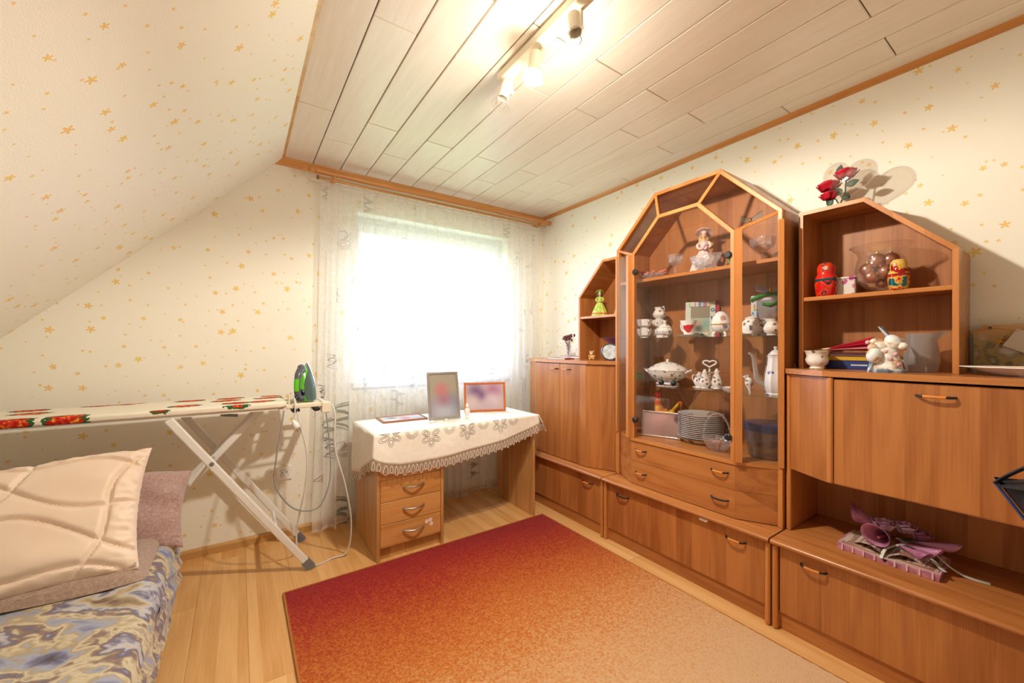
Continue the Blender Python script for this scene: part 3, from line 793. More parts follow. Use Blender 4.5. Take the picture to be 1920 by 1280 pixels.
t_ = NT('sheer_voile'); co = t_.n('TexCoord')
wv = t_.n('TexNoise', {'Vector': t_.vmath('MULTIPLY', (co, 'Object'), (1, 1, .25)), 'Scale': 190.0, 'Detail': 2.0})
fac = t_.math('ADD', t_.math('MULTIPLY', (wv, 'Fac'), .16), .30)
df = t_.n('BsdfDiffuse', {'Color': (.96, .97, .98, 1)}); tl = t_.n('BsdfTranslucent', {'Color': (.95, .96, .97, 1)})
M_sheer = t_.done(t_.n('MixShader', {0: fac, 1: t_.n('BsdfTransparent', {'Color': (1, 1, 1, 1)}), 2: t_.n('MixShader', {0: .40, 1: df, 2: tl})}))
CX0, CX1, CZ0, CZ1 = .425, 2.185, .030, RZ - .050
random.seed(11)
NF = 24
ph = [random.uniform(-.5, .5) for _ in range(NF + 3)]
am = [random.uniform(.55, 1.25) for _ in range(NF + 3)]
def fold(s):
    k = s * NF; i = int(k); f = k - i
    e = f * f * (3 - 2 * f)
    return ph[i] * (1 - e) + ph[i + 1] * e, am[i] * (1 - e) + am[i + 1] * e
def curt(s, v):
    """s along the cloth, v from hem (0) to heading (1)"""
    p, a = fold(min(s, .9999))
    up = v ** 6
    phi = 2 * PI * s * NF + p * 2.2 + .6 * (1 - v) * math.sin(s * 23)
    z = CZ0 + (CZ1 - CZ0) * v
    xx = CX0 + (CX1 - CX0) * s
    if s < .14: xx -= (1 - v) ** 1.5 * .055 * (1 - s / .14)
    A = (.021 * (1 - .55 * up)) * a
    B = (.026 * (1 - .6 * up)) * a * (.75 + .35 * (1 - v))
    yy = 2.738
    low = max(0, 1 - v / .3)
    if xx < .60: yy -= low * .050 * min(1, (.60 - xx) / .1)
    z += .012 * math.sin(s * 31) * (1 - v) ** 4
    return Vector((xx + A * math.sin(phi) + .006 * (1 - v) * math.sin(s * 40 + 3 * v), yy + B * math.cos(phi), z))
t = thing('sheer_curtain', 'floor-length white sheer curtain with scattered embroidered motifs on the window wall', 'curtain', (1.3, 2.74, 0))
mk('voile', M().surf(lambda u, v: curt(u, v), NF * 22, 26), M_sheer, t, fixn=False)
# heading tape and hem
def strip(v0, v1, n=NF * 10, off=-.0015):
    mb = M()
    mb.surf(lambda u, v: curt(u, v0 + (v1 - v0) * v) + Vector((0, off, 0)), n, 1); return mb
M_tape = plain('heading_tape', rgb(238, 226, 220), .8)
t_ = NT('sheer_tape'); M_tape2 = t_.done(t_.n('MixShader', {0: .62, 1: t_.n('BsdfTransparent'), 2: t_.n('MixShader', {0: .5, 1: t_.n('BsdfDiffuse', {'Color': (.86, .80, .78, 1)}), 2: t_.n('BsdfTranslucent', {'Color': (.86, .8, .78, 1)})})}))
mk('heading_tape', strip(.988, 1.0), M_tape2, t, fixn=False)
mk('hem', strip(0, .008), M_tape2, t, fixn=False)
def thread(name, c, a=.30):
    q = NT(name); return q.done(q.n('MixShader', {0: a, 1: q.n('BsdfTransparent'), 2: q.n('BsdfDiffuse', {'Color': c})}))
M_th = [thread('grey_thread', rgb(110, 118, 124)), thread('rose_thread', rgb(168, 120, 126)), thread('green_thread', rgb(120, 128, 104)), thread('brown_thread', rgb(150, 112, 92)), thread('dark_thread', rgb(74, 80, 86))]  # paler set: backlight on the motifs is put into a lower opacity
M_th_shaded = [thread('shaded_grey_thread', rgb(110, 118, 124), .6), thread('shaded_rose_thread', rgb(168, 120, 126), .6), thread('shaded_green_thread', rgb(120, 128, 104), .6), thread('shaded_brown_thread', rgb(150, 112, 92), .6), thread('shaded_dark_thread', rgb(74, 80, 86), .6)]  # same threads, more opaque: painted darker for motifs without backlight
def ribbon(mb, pts, wd, m=0):
    """flat line of width wd lying on the cloth; pts in (s, z-fraction) with metric offsets"""
    Pp = [Vector((a, b)) for a, b in pts]
    vs = []; n = len(Pp)
    for i in range(n):
        d = (Pp[min(i + 1, n - 1)] - Pp[max(i - 1, 0)]); d = d.normalized() if d.length else Vector((1, 0))
        nn = Vector((-d.y, d.x)) * wd / 2
        for q in (Pp[i] + nn, Pp[i] - nn):
            s = (q.x - CX0) / (CX1 - CX0); v = (q.y - CZ0) / (CZ1 - CZ0)
            vs.append(curt(min(max(s, 0), .999), min(max(v, 0), 1)) + Vector((0, -.0025, 0)))
    mb.add(vs, [(2 * i, 2 * i + 1, 2 * i + 3, 2 * i + 2) for i in range(n - 1)], m)
def dense(pts, k=5):
    o = []
    for a, b in zip(pts[:-1], pts[1:]):
        o += [(a[0] + (b[0] - a[0]) * i / k, a[1] + (b[1] - a[1]) * i / k) for i in range(k)]
    return o + [pts[-1]]
def motif(kind, x, z, s=1.0, mats=None, flip=1):
    mb = M()
    f = lambda L: [(x + flip * a * s, z + b * s) for a, b in L]
    if kind == 'zig':
        ribbon(mb, dense(f([(-.02, .06), (.03, .035), (-.018, .005), (.026, -.02), (-.01, -.05)])), .008 * s, 0)
        ribbon(mb, dense(f([(-.008, .065), (.042, .036), (-.006, .006), (.038, -.022), (.002, -.055)])), .004 * s, 0)
    elif kind == 'rose':
        for r, k in ((.030, 0), (.020, 1), (.010, 1)):
            ribbon(mb, [(x + r * s * math.cos(a) * .8, z - .02 * s + r * s * math.sin(a)) for a in [2 * PI * i / 18 + k for i in range(17)]], .0045 * s, 1 if k else 0)
        ribbon(mb, dense(f([(-.02, .01), (-.012, .06), (.004, .072), (.012, .05), (0, .012)])), .004 * s, 0)
        ribbon(mb, dense(f([(.006, .015), (.022, .058), (.032, .04), (.014, .008)])), .004 * s, 0)
    elif kind == 'kite':
        ribbon(mb, dense(f([(-.018, -.02), (.016, .030), (.024, -.024), (-.018, -.02)])), .004 * s, 0)
        ribbon(mb, dense(f([(-.006, -.018), (.016, .012), (.017, -.02)])), .003 * s, 0)
    else:
        ribbon(mb, dense(f([(-.016, .05), (.012, .04), (-.012, .012), (.014, 0), (-.014, -.03), (.01, -.05)])), .0045 * s, 0)
        ribbon(mb, dense(f([(.014, .05), (-.012, .03), (.016, .01), (-.010, -.02), (.016, -.04)])), .003 * s, 0)
        ribbon(mb, [(x + .010 * s * math.cos(a), z + .01 * s + .014 * s * math.sin(a)) for a in [2 * PI * i / 12 for i in range(13)]], .003 * s, 1)
    mk('embroidered_motif', mb, mats or [M_th[0], M_th[1]], t, fixn=False, smooth=False)
ML = [('zig', .45, 2.14, .7, 4), ('rose', .56, 1.86, 1, 0), ('zig', .70, 2.12, .9, 4), ('kite', .74, 1.87, .8, 0), ('kite', .64, 1.62, 1, 0), ('lat', .54, 1.50, 1, 0), ('lat', .66, 1.28, 1.3, 0), ('lat', .50, 1.08, 1, 4),
      ('rose', .97, 1.90, .9, 0), ('kite', 1.13, 1.86, .9, 0), ('zig', 1.05, 2.14, .7, 0), ('rose', 1.42, 1.86, .9, 0), ('kite', 1.57, 1.88, .8, 0), ('lat', 1.31, 1.46, .8, 0), ('kite', 1.47, 1.52, .7, 0), ('lat', 1.08, 1.34, .7, 0), ('lat', 1.29, 1.33, .7, 0), ('lat', 1.55, 1.34, .8, 0),
      ('zig', 1.83, 2.12, .7, 4), ('lat', 1.93, 1.92, 1.1, 0), ('kite', 2.05, 1.88, .8, 1), ('zig', 2.11, 2.10, .8, 4), ('rose', 2.08, 1.50, 1.1, 0), ('lat', 1.88, 1.52, .9, 0), ('kite', 1.97, 1.33, 1, 0), ('lat', 2.03, 1.05, 1.2, 0), ('lat', 1.78, 1.12, .9, 0), ('kite', 2.0, 1.47, .8, 0),
      ('lat', .80, 1.04, 1.3, 0), ('zig', .90, .80, 1.2, 2), ('lat', .70, .92, 1, 4), ('lat', 1.02, .93, 1.2, 0), ('lat', 1.27, .96, 1.0, 0), ('lat', 1.68, .98, .9, 0), ('zig', 2.0, .85, 1, 0), ('lat', 1.02, 1.10, .9, 0),
      ('zig', .49, .64, 1.2, 2), ('lat', .445, .88, 1.1, 4), ('zig', .58, .72, 1.6, 2), ('lat', .50, .52, 1.3, 0), ('rose', .56, .50, .8, 3), ('kite', .44, .36, 1.1, 3), ('zig', .56, .10, 1.7, 4), ('kite', .46, .07, .8, 3), ('lat', .60, .27, .8, 0),
      ('zig', 1.34, .45, .9, 2), ('zig', 1.50, .20, 1.2, 4), ('lat', 1.62, .40, .9, 0), ('lat', 1.22, .22, .9, 0)]
for k, x, z, s, mi in ML:
    TH = M_th_shaded if z < .95 and (x < .65 or z < .6) else M_th
    motif(k, x, z, s, [TH[mi], TH[1 if mi != 3 else 3]], 1 if (x * 100) % 2 < 1 else -1)

# ------------------------------------------------------------------ bed
t_ = NT('painted_cotton'); co = t_.n('TexCoord')
v = t_.vmath('MULTIPLY', t_.n('Mapping', {'Vector': (co, 'Object'), 'Rotation': (0, 0, .5)}), (1.0, 1.5, 1.2))
n1 = t_.n('TexNoise', {'Vector': v, 'Scale': 4.2, 'Detail': 3.0, 'Distortion': .35, 'Roughness': .55})
n2 = t_.n('TexNoise', {'Vector': v, 'Scale': 16.0, 'Detail': 4.0, 'Distortion': .8})
f = t_.math('ADD', (n1, 'Fac'), t_.math('MULTIPLY', t_.math('SUBTRACT', (n2, 'Fac'), .5), .34))
c = t_.ramp(f, [(.28, rgb(84, 72, 84)), (.36, rgb(118, 118, 146)), (.42, rgb(158, 162, 180)), (.455, rgb(168, 148, 116)), (.50, rgb(204, 190, 160)), (.54, rgb(138, 112, 94)), (.58, rgb(104, 98, 122)), (.63, rgb(186, 182, 184)), (.68, rgb(180, 160, 122)), (.76, rgb(112, 86, 74))])
M_bedf = t_.done(t_.pbr(c, .8, bump=(n2, 'Fac'), bstr=.1, bdist=.003, spec=.2, Sheen_Weight=.2))
bx0, bx1, by0, by1, bz0, bz1 = -1.18, -.205, .05, 2.13, .19, .42
t = thing('daybed', 'low daybed upholstered in marbled blue and gold quilted cotton beside the sloping wall', 'bed', ((bx0 + bx1) / 2, 1.1, 0))
def quilt(x, y):
    a = abs(math.sin((x * .55 + y) * 13.0)); b = abs(math.sin((x * 1.3 - y * .35) * 9.0))
    return min(a, 1) ** .35 * .5 + min(b, 1) ** .4 * .5
def bedtop(u, v):
    # superelliptic cross-section: v runs over the top and round both edges
    x = bx0 + (bx1 - bx0) * u; y = by0 + (by1 - by0) * v
    ex = min(x - bx0, bx1 - x); ey = min(y - by0, by1 - y); R = .06
    e = min(ex, ey); d = max(0, R - e)
    z = bz1 - (R - math.sqrt(max(R * R - d * d, 0)))
    return (x, y, z + .017 * (quilt(x, y) - .8))
mb = M().surf(bedtop, 90, 170)
def ripple(y, z): return .012 * (abs(math.sin(y * 9 + z * 6)) ** .4 - .7) + .006 * math.sin(y * 31 + z * 20)
mk('mattress', mb, M_bedf, t)
ms = M().surf(lambda u, v: (bx1 - .006 + .014 * math.sin(PI * v) + ripple(by0 + (by1 - by0) * u, v), by0 + .01 + (by1 - by0 - .02) * u, bz0 + (bz1 - .055 - bz0) * v), 170, 10)
ms.surf(lambda u, v: (bx0 + .02 + (bx1 - bx0 - .04) * u, by1 - .006 + .012 * math.sin(PI * v) + ripple(u, v) * .5, bz0 + (bz1 - .055 - bz0) * v), 60, 8)
ms.box(bx0 + .02, bx1 - .02, by0 + .02, by1 - .02, bz0, bz0 + .02)
mk('mattress_border', ms, M_bedf, t, fixn=False)
mk('bed_base', M().cham(bx0 + .05, bx1 - .09, by0 + .06, by1 - .06, .02, bz0, .004), plain('base_cloth', rgb(150, 140, 130), .9), t, smooth=False)
for x in (bx0 + .12, bx1 - .16):
    for y in (by0 + .12, by1 - .12):
        mk('foot', M().lathe([(0, 0), (.022, 0), (.026, .02), (0, .02)], 14, (x, y, 0)), M_black, t)

def pillow(name, mat, w_, h_, th, amp=.0, quiltf=None, nx=60, ny=44, seed=0, power=.42):
    def P(u, v, s):
        a, b = 2 * u - 1, 2 * v - 1
        e = max(0, (1 - abs(a) ** 3.2)) ** power * max(0, (1 - abs(b) ** 3.2)) ** power
        pin = 1 - .055 * (1 - abs(b) ** 2) * abs(a) ** 6 - 0
        pin2 = 1 - .045 * (1 - abs(a) ** 2) * abs(b) ** 6
        x, z = a * w_ / 2 * pin, b * h_ / 2 * pin2
        wr = noise.noise(Vector((a * 2.2 + seed, b * 2.2, s))) * amp
        edge = .012 * noise.noise(Vector((a * 14 + seed, b * 14, 3))) * (max(abs(a), abs(b)) ** 8)
        q = quiltf(x, z) if quiltf else 0
        return Vector((x, s * (th / 2 * e + (q + wr) * min(1, e * 2) + (edge if e > .02 else 0)), z))
    mb = M()
    mb.surf(lambda u, v: P(u, v, -1), nx, ny); mb.surf(lambda u, v: P(u, v, 1), nx, ny)
    return mb
M_satin = noisy('cream_cotton_satin', [(.3, rgb(226, 200, 178)), (.7, rgb(236, 214, 194))], 4, rough=.5, bump=.05, bscale=500, Sheen_Weight=.2)
M_fleece = noisy('mauve_fleece', [(.3, rgb(158, 126, 118)), (.7, rgb(186, 156, 150))], 120, rough=.95, bump=.6, bscale=220, Sheen_Weight=.5)
def vermi(x, z):
    # wavy quilting lines sink into the filling
    d = 1e9
    for k in range(-5, 6):
        c = k * .125 + .035 * math.sin(x * 12 + k * 2.1)
        d = min(d, abs(z + .35 * x - c))
    for k in range(-5, 6):
        c = k * .16 + .035 * math.sin(z * 13 + k * 1.7)
        if (k % 2 == 0): d = min(d, abs(x - .4 * z - c))
    return -.015 * math.exp(-(d / .008) ** 2) + .003
tp = thing('quilted_pillow', 'large cream quilted pillow leaning on the mauve fleece cushion', 'pillow', (-.675, 1.945, .588), rot=(math.radians(-44), math.radians(-4), math.radians(-2)))
p_ = mk('pillow_cover', pillow('p', M_satin, .80, .46, .15, .016, vermi, 150, 96, 2), M_satin, tp, world=False)
mk('zip_pull', M().box(.375, .393, -.012, -.008, -.222, -.212), M_chrome, tp, world=False, smooth=False)
tf = thing('fleece_cushion', 'mauve fleece cushion propped behind the cream quilted pillow', 'cushion', (-.535, 2.140, .528), rot=(math.radians(-42), math.radians(3), 0))
mk('cushion_cover', pillow('f', M_fleece, .72, .33, .19, .026, None, 70, 48, 5, .5), M_fleece, tf, world=False)
# folded fleece blanket under the pillow
fb = M()
def blk(u, v):
    x = -1.05 + .80 * u; y = 1.70 + .36 * v + .05 * math.sin(u * 5)
    e = max(0, 1 - abs(2 * v - 1) ** 6) ** .5 * max(0, 1 - abs(2 * u - 1) ** 8) ** .5
    return (x, y + .11 * (u - .2), .424 + .038 * e + .010 * noise.noise(Vector((x * 9, y * 9, 1))) * e)
fb.surf(blk, 60, 26)
fb.surf(lambda u, v: (-1.05 + .80 * u, 1.70 + .36 * v + .05 * math.sin(u * 5) + .11 * (u - .2), .4235), 30, 8)
tag(mk('fleece_blanket', fb, noisy('taupe_fleece', [(.3, rgb(150, 124, 108)), (.7, rgb(178, 150, 134))], 120, rough=.95, bump=.6, bscale=220, Sheen_Weight=.5), None), 'folded taupe fleece blanket lying on the bed under the cream pillow', 'blanket')

# ------------------------------------------------------------------ ironing board
t = thing('ironing_board', 'ironing board with white tubular legs and a cover printed with red tulips', 'ironing board', (-.3, 2.52, 0))
IZ, iy0, iy1 = .895, 2.335, 2.70
iyc = (iy0 + iy1) / 2
def board_poly(grow=0):
    pts = []
    hw = (iy1 - iy0) / 2 + grow
    for a in [PI / 2 + PI * i / 16 for i in range(17)]:      # pointed nose at the left
        pts.append((-.98 + .22 * math.cos(a) * 1.0 - grow, iyc + hw * math.sin(a) * .98))
    pts += [(-.60, iyc - hw), (.175 + grow, iyc - hw), (.205 + grow, iyc - hw + .03), (.205 + grow, iyc + hw - .03), (.175 + grow, iyc + hw), (-.60, iyc + hw)]
    return pts
t_ = NT('tulip_cover'); co = t_.n('TexCoord')
vv = t_.vmath('MULTIPLY', (co, 'Object'), (.62, 1.0, 1.0))
spx = t_.n('SeparateXYZ', {0: vv}); v2 = t_.n('CombineXYZ', {'X': (spx, 'X'), 'Y': t_.math('SUBTRACT', (spx, 'Y'), (spx, 'Z')), 'Z': 0.0})
vo = t_.n('TexVoronoi', {'Vector': v2, 'Scale': 9.0, 'Randomness': .7}, voronoi_dimensions='2D'); cs = t_.n('SeparateColor', {0: (vo, 'Color')})
fl = t_.n('TexNoise', {'Vector': (co, 'Object'), 'Scale': 60.0, 'Detail': 2.0})
rr = t_.math('ADD', (vo, 'Distance'), t_.math('MULTIPLY', t_.math('SUBTRACT', (fl, 'Fac'), .5), .30))
base = rgb(238, 230, 214)
c1 = t_.mix(t_.math('MULTIPLY', t_.math('LESS_THAN', rr, .36), t_.math('LESS_THAN', (cs, 'Green'), .7)), base, rgb(52, 96, 52))
c2 = t_.mix(t_.math('MULTIPLY', t_.math('LESS_THAN', rr, .28), t_.math('LESS_THAN', (cs, 'Green'), .7)), (c1, 2), t_.ramp((fl, 'Fac'), [(.4, rgb(176, 28, 26)), (.55, rgb(214, 66, 36)), (.65, rgb(236, 170, 60))]))
M_tulip = t_.done(t_.pbr(c2, .85, spec=.2))
top = mk('board_cover', M().prism(board_poly(), IZ - .030, IZ, 'z'), M_tulip, t); bevel(top, .010, 3)
mk('board_tray', M().prism(board_poly(-.012), IZ - .040, IZ - .031, 'z'), M_wmetal, t, smooth=False)
# legs: outer pair with feet, inner leg
def tubepath(a, b): return [a, b]
for y in (iy0 + .008, iy1 + .008):
    lg = mk('leg', M().bar((-.262, y, IZ - .045), (.300, y, .030), .018, .036, up=(0, 0, 1)), M_wmetal, t, smooth=False); bevel(lg, .006, 2)
    mk('foot_cap', M().bar((.286, y, .050), (.318, y, .004), .024, .042, up=(.8, 0, .5)), M_grey, lg, smooth=False)
mk('leg_spreader', M().bar((.165, iy0 + .008, .205), (.165, iy1 + .008, .205), .012, .022), M_wmetal, t, smooth=False)
for y in (iyc - .05, iyc + .07):
    lg = mk('leg', M().bar((.098, y, IZ - .045), (-.640, y, .022), .016, .034), M_wmetal, t, smooth=False); bevel(lg, .006, 2)
mk('foot_bar', M().tube([(-.645, iyc - .16, .016), (-.645, iyc + .16, .016)], .014, 12), M_grey, t)
mk('pivot', M().lathe([(0, 0), (.009, 0), (.009, .006), (.005, .008), (0, .008)], 16).xf(Matrix.Translation((-.105, iy0 + .001, .648 - .02)) @ Matrix.Rotation(PI / 2, 4, 'X')), M_grey, t)
mk('pivot_rod', M().tube([(-.105, iy0, .628), (-.105, iy1 + .008, .628)], .006, 10), M_chrome, t)
mk('height_lever', M().bar((-.075, iy0 + .06, IZ - .048), (-.005, iy0 + .06, IZ - .058), .016, .012), M_grey, t, smooth=False)
# iron rest
rest = M()
for y in (2.372, 2.432, 2.492, 2.552, 2.605):
    rest.tube([(.19, y, IZ - .028), (.385, y, IZ - .028)], .005, 8)
rest.cham(.20, .395, 2.352, 2.366, IZ - .040, IZ - .020, .003).cham(.20, .395, 2.612, 2.626, IZ - .040, IZ - .020, .003).cham(.378, .402, 2.352, 2.626, IZ - .062, IZ - .020, .003)
mk('iron_rest', rest, M_cream, t, smooth=False)
mk('socket_box', M().cham(.368, .412, 2.346, 2.40, IZ - .075, IZ - .018, .004), M_cream, t, smooth=False)
mk('rest_pads', M().cham(.225, .265, 2.345, 2.43, IZ - .062, IZ - .040, .008).cham(.325, .362, 2.345, 2.43, IZ - .062, IZ - .040, .008), M_black, t, smooth=False)
mk('cord_holder', M().tube([(.215, 2.36, IZ - .03), (.215, 2.36, IZ + .03), (.225, 2.355, IZ + .045)], .004, 8), M_wmetal, t)

# ------------------------------------------------------------------ steam iron standing on its heel
M_green = plain('green_plastic', rgb(96, 200, 40), .25)
M_gunm = plain('gunmetal_plastic', rgb(88, 90, 98), .3)
M_tank = glass('water_tank', (.62, .86, .80, 1), 1.0, .05, .25, (.6, .85, .8, 1))
t = thing('steam_iron', 'green and grey steam iron standing upright on the ironing board rest', 'iron', (.292, 2.48, IZ - .0225), rz=math.radians(-30))
def sole_pts(k, n=14):
    L, Wd = .215 * k, .052 * k
    r = []
    for i in range(n + 1):
        q = i / n; r.append((Wd * (1 - q ** 2.2), L * q))
    return r + [(-a, b) for a, b in r[-2::-1]]
mk('soleplate', M().prism([(a, b + .004) for a, b in sole_pts(1)], .050, .056, 'y'), M_chrome, t, world=False)
def body(u, v):
    s = [1.0, .98, .86, .62][min(3, int(v * 3.0001))]
    return None
bp = M()
layers = [(.050, .97), (.030, .95), (.008, .84), (-.012, .62), (-.020, .40)]
rings = []
for y, k in layers:
    rings.append([(a * (1 if k > .7 else .9), y, b * k + .004 * 1) for a, b in sole_pts(k ** .6)])
n = len(rings[0])
vs = [p for r in rings for p in r]; fs = []
for i in range(len(rings) - 1):
    for j in range(n):
        fs.append((i * n + j, i * n + (j + 1) % n, (i + 1) * n + (j + 1) % n, (i + 1) * n + j))
fs += [tuple(range(n)), tuple(range((len(rings) - 1) * n, len(rings) * n))]
ms_ = [0] * len(fs)
bp.add(vs, fs)
for fi_, f_ in enumerate(bp.f):
    cx = sum(bp.v[i][0] for i in f_) / len(f_); cyy = sum(bp.v[i][1] for i in f_) / len(f_)
    bp.m[fi_] = 2 if cx > .012 else (0 if cyy < .03 else 1)
mk('iron_body', bp, [M_green, M_gunm, M_tank], t, world=False)
mk('handle', M().tube(smooth_path([(0, -.012, .020), (0, -.052, .030), (0, -.068, .075), (0, -.062, .135), (0, -.030, .178), (0, .0, .176)], 5), [.019] * 6 + [.016] * 10 + [.018] * 10, 12), M_gunm, t, world=False)
mk('handle_grip', M().tube(smooth_path([(0, -.074, .066), (0, -.0745, .100), (0, -.069, .130)], 5), .0135, 10), M_green, t, world=False)
mk('temperature_dial', M().lathe([(0, 0), (.020, 0), (.020, .010), (.016, .014), (0, .014)], 18).xf(Matrix.Translation((0, -.018, .050)) @ Matrix.Rotation(PI / 2, 4, 'X')), M_black, t, world=False)
mk('nose_cap', M().sphere((0, -.018, .188), .020, 14, 10), M_gunm, t, world=False)
mk('cord_boot', M().tube([(0, -.055, .030), (0, -.085, .034), (0, -.100, .030)], [.012, .009, .006], 10), M_black, t, world=False)

# ------------------------------------------------------------------ cords and wall socket
def cord(name, pts, r, mat, label):
    o = mk(name, M().tube(smooth_path(pts, 8), r, 8), mat); tag(o, label, 'cord'); return o
M_wcord = noisy('braided_cord', [(.4, rgb(232, 228, 222)), (.6, rgb(196, 194, 192))], 420, rough=.8)
M_gcord = plain('grey_cord', rgb(150, 150, 152), .6)
ci = Matrix.Translation((.292, 2.48, IZ - .0225)) @ Matrix.Rotation(math.radians(-30), 4, 'Z') @ Vector((0, -.100, .030))
cord('iron_cord', [ci, (ci.x + .004, ci.y - .022, ci.z - .02), (ci.x + .015, 2.338, .80), (.292, 2.328, .62), (.285, 2.33, .44), (.250, 2.36, .22), (.262, 2.35, .08), (.330, 2.345, .012), (.43, 2.38, .006), (.500, 2.36, .03), (.515, 2.33, .20), (.480, 2.31, .42), (.432, 2.325, .62), (.432, 2.335, .80), (.425, 2.36, IZ - .042), (.411, 2.37, IZ - .045)], .0042, M_wcord, 'white braided cord looping from the steam iron to the floor and back')
cord('extension_cord', [(.190, 2.350, IZ - .045), (.180, 2.335, .78), (.155, 2.325, .62), (.150, 2.33, .48), (.215, 2.33, .36), (.29, 2.335, .315), (.36, 2.335, .33), (.405, 2.335, .45), (.408, 2.34, .62), (.392, 2.35, .80), (.388, 2.36, IZ - .07)], .0038, M_gcord, 'grey cable hanging in a loop below the ironing board end')
t = thing('power_plug', 'white plug dangling on a short cable from the ironing board end', 'plug', (.225, 2.35, .76))
mk('cable', M().tube(smooth_path([(.224, 2.352, IZ + .046), (.236, 2.345, IZ + .01), (.240, 2.340, .84), (.228, 2.342, .795)], 6), .0035, 8), M_wcord, t)
mk('plug_body', M().lathe([(0, 0), (.006, 0), (.009, -.012), (.016, -.024), (.018, -.044), (.016, -.048), (0, -.048)], 16).xf(Matrix.Translation((.228, 2.342, .798)) @ Matrix.Rotation(-.5, 4, 'Y')), M_white, t)
for q in (-.008, .008):
    mk('pin', M().tube([(.228 + .022 + q * .8, 2.342 + q * .3, .755 + q * .4), (.228 + .032 + q * .8, 2.342 + q * .3, .736 + q * .4)], .0024, 8), M_chrome, t)
t = thing('wall_socket', 'white square wall socket on the star wallpaper beside the curtain', 'socket', (.231, YW, .396))
mk('cover_plate', M().ring([(.191, .356), (.271, .356), (.271, .436), (.191, .436)], [(.231 + .026 * math.cos(-3 * PI / 4 + k * PI / 2) * 1.2, .396 + .026 * math.sin(-3 * PI / 4 + k * PI / 2) * 1.2) for k in range(4)], YW - .011, YW - .0005, 'y'), M_white, t, smooth=False)
mk('socket_ring', M().lathe([(.032, .0005), (.0215, .0105), (.0195, .0105), (.0195, .003), (0, .003)], 28).xf(Matrix.Translation((.231, YW, .396)) @ Matrix.Rotation(PI / 2, 4, 'X')), M_white, t)
for q in (-.0095, .0095):
    mk('contact_hole', M().lathe([(0, .0032), (.003, .0032), (.003, .004), (0, .004)], 10).xf(Matrix.Translation((.231 + q, YW, .396)) @ Matrix.Rotation(PI / 2, 4, 'X')), M_black, t)
for q in (-.018, .018):
    mk('earth_clip', M().box(.229, .233, YW - .006, YW - .003, .396 + q - .003, .396 + q + .003), M_chrome, t, smooth=False)
# ------------------------------------------------------------------ tablecloth on the desk
M_cloth = noisy('ivory_cloth', [(.3, rgb(240, 234, 224)), (.7, rgb(248, 243, 234))], 30, rough=.85, bump=.12, bscale=420)
M_lace = plain('ivory_lace', rgb(242, 232, 216), .85)
M_line = plain('grey_brown_stitching', rgb(128, 112, 100), .9)
t_ = NT('lace_net'); M_net = t_.done(t_.n('MixShader', {0: .45, 1: t_.n('BsdfTransparent'), 2: t_.n('BsdfDiffuse', {'Color': rgb(214, 196, 178)})}))
TX0, TX1, TY0, TY1, TZ = .600, 1.720, 2.174, 2.655, .7035
def interp(tab, x):
    for (a, b), (c, d) in zip(tab[:-1], tab[1:]):
        if x <= c: return b + (d - b) * max(0, (x - a)) / (c - a)
    return tab[-1][1]
FD = [(.600, .125), (.66, .165), (.74, .185), (.85, .190), (1.05, .178), (1.25, .160), (1.45, .133), (1.60, .100), (1.720, .062)]
LD = [(2.174, .125), (2.30, .19), (2.45, .27), (2.655, .30)]
t = thing('tablecloth', 'ivory tablecloth with cutwork flowers and a looped lace border draped over the desk', 'tablecloth', (1.16, 2.42, .7))
def corner(d):
    return Vector((TX0 - .006 - .016 * min(d / .2, 1), TY0 - .006 - .016 * min(d / .2, 1), TZ - d))
def front(x, d):           # d metres below the desk edge
    p = front0(x, d); w_ = max(0, 1 - (x - TX0) / .07) ** 2
    return p.lerp(corner(d), w_)
def left(y, d):
    p = left0(y, d); w_ = max(0, 1 - (y - TY0) / .07) ** 2
    return p.lerp(corner(d), w_)
def front0(x, d):
    y = TY0 - .004 - .018 * min(d / .2, 1) + .007 * math.sin(x * 17) * min(d / .1, 1)
    return Vector((x - .03 * max(0, (.70 - x) / .1) * d * 4, y, TZ - d))
def left0(y, d):
    return Vector((TX0 - .005 - .014 * min(d / .2, 1) - .008 * math.sin(y * 30) * min(d / .1, 1), y, TZ - d))
def right(y, d):
    return Vector((TX1 + .004 + .45 * d, y - .2 * d, TZ - d))
mb = M()
def topf(u, v):
    return (TX0 + (TX1 - TX0) * u, TY0 + (TY1 - TY0) * v, TZ - .003 * (max(0, abs(2 * u - 1) - .985) + max(0, .015 - v)) * 60)
mb.surf(topf, 60, 24)
mb.surf(lambda u, v: front(TX0 + (TX1 - TX0) * u, v * interp(FD, TX0 + (TX1 - TX0) * u)), 80, 8)
mb.surf(lambda u, v: left(TY0 + (TY1 - TY0) * u, v * interp(LD, TY0 + (TY1 - TY0) * u)), 40, 10)
mb.surf(lambda u, v: right(TY0 + (TY1 - TY0) * u, v * (.065 + .03 * u)), 30, 5)
solid(mk('cloth', mb, M_cloth, t, fixn=False), .0012, 0)
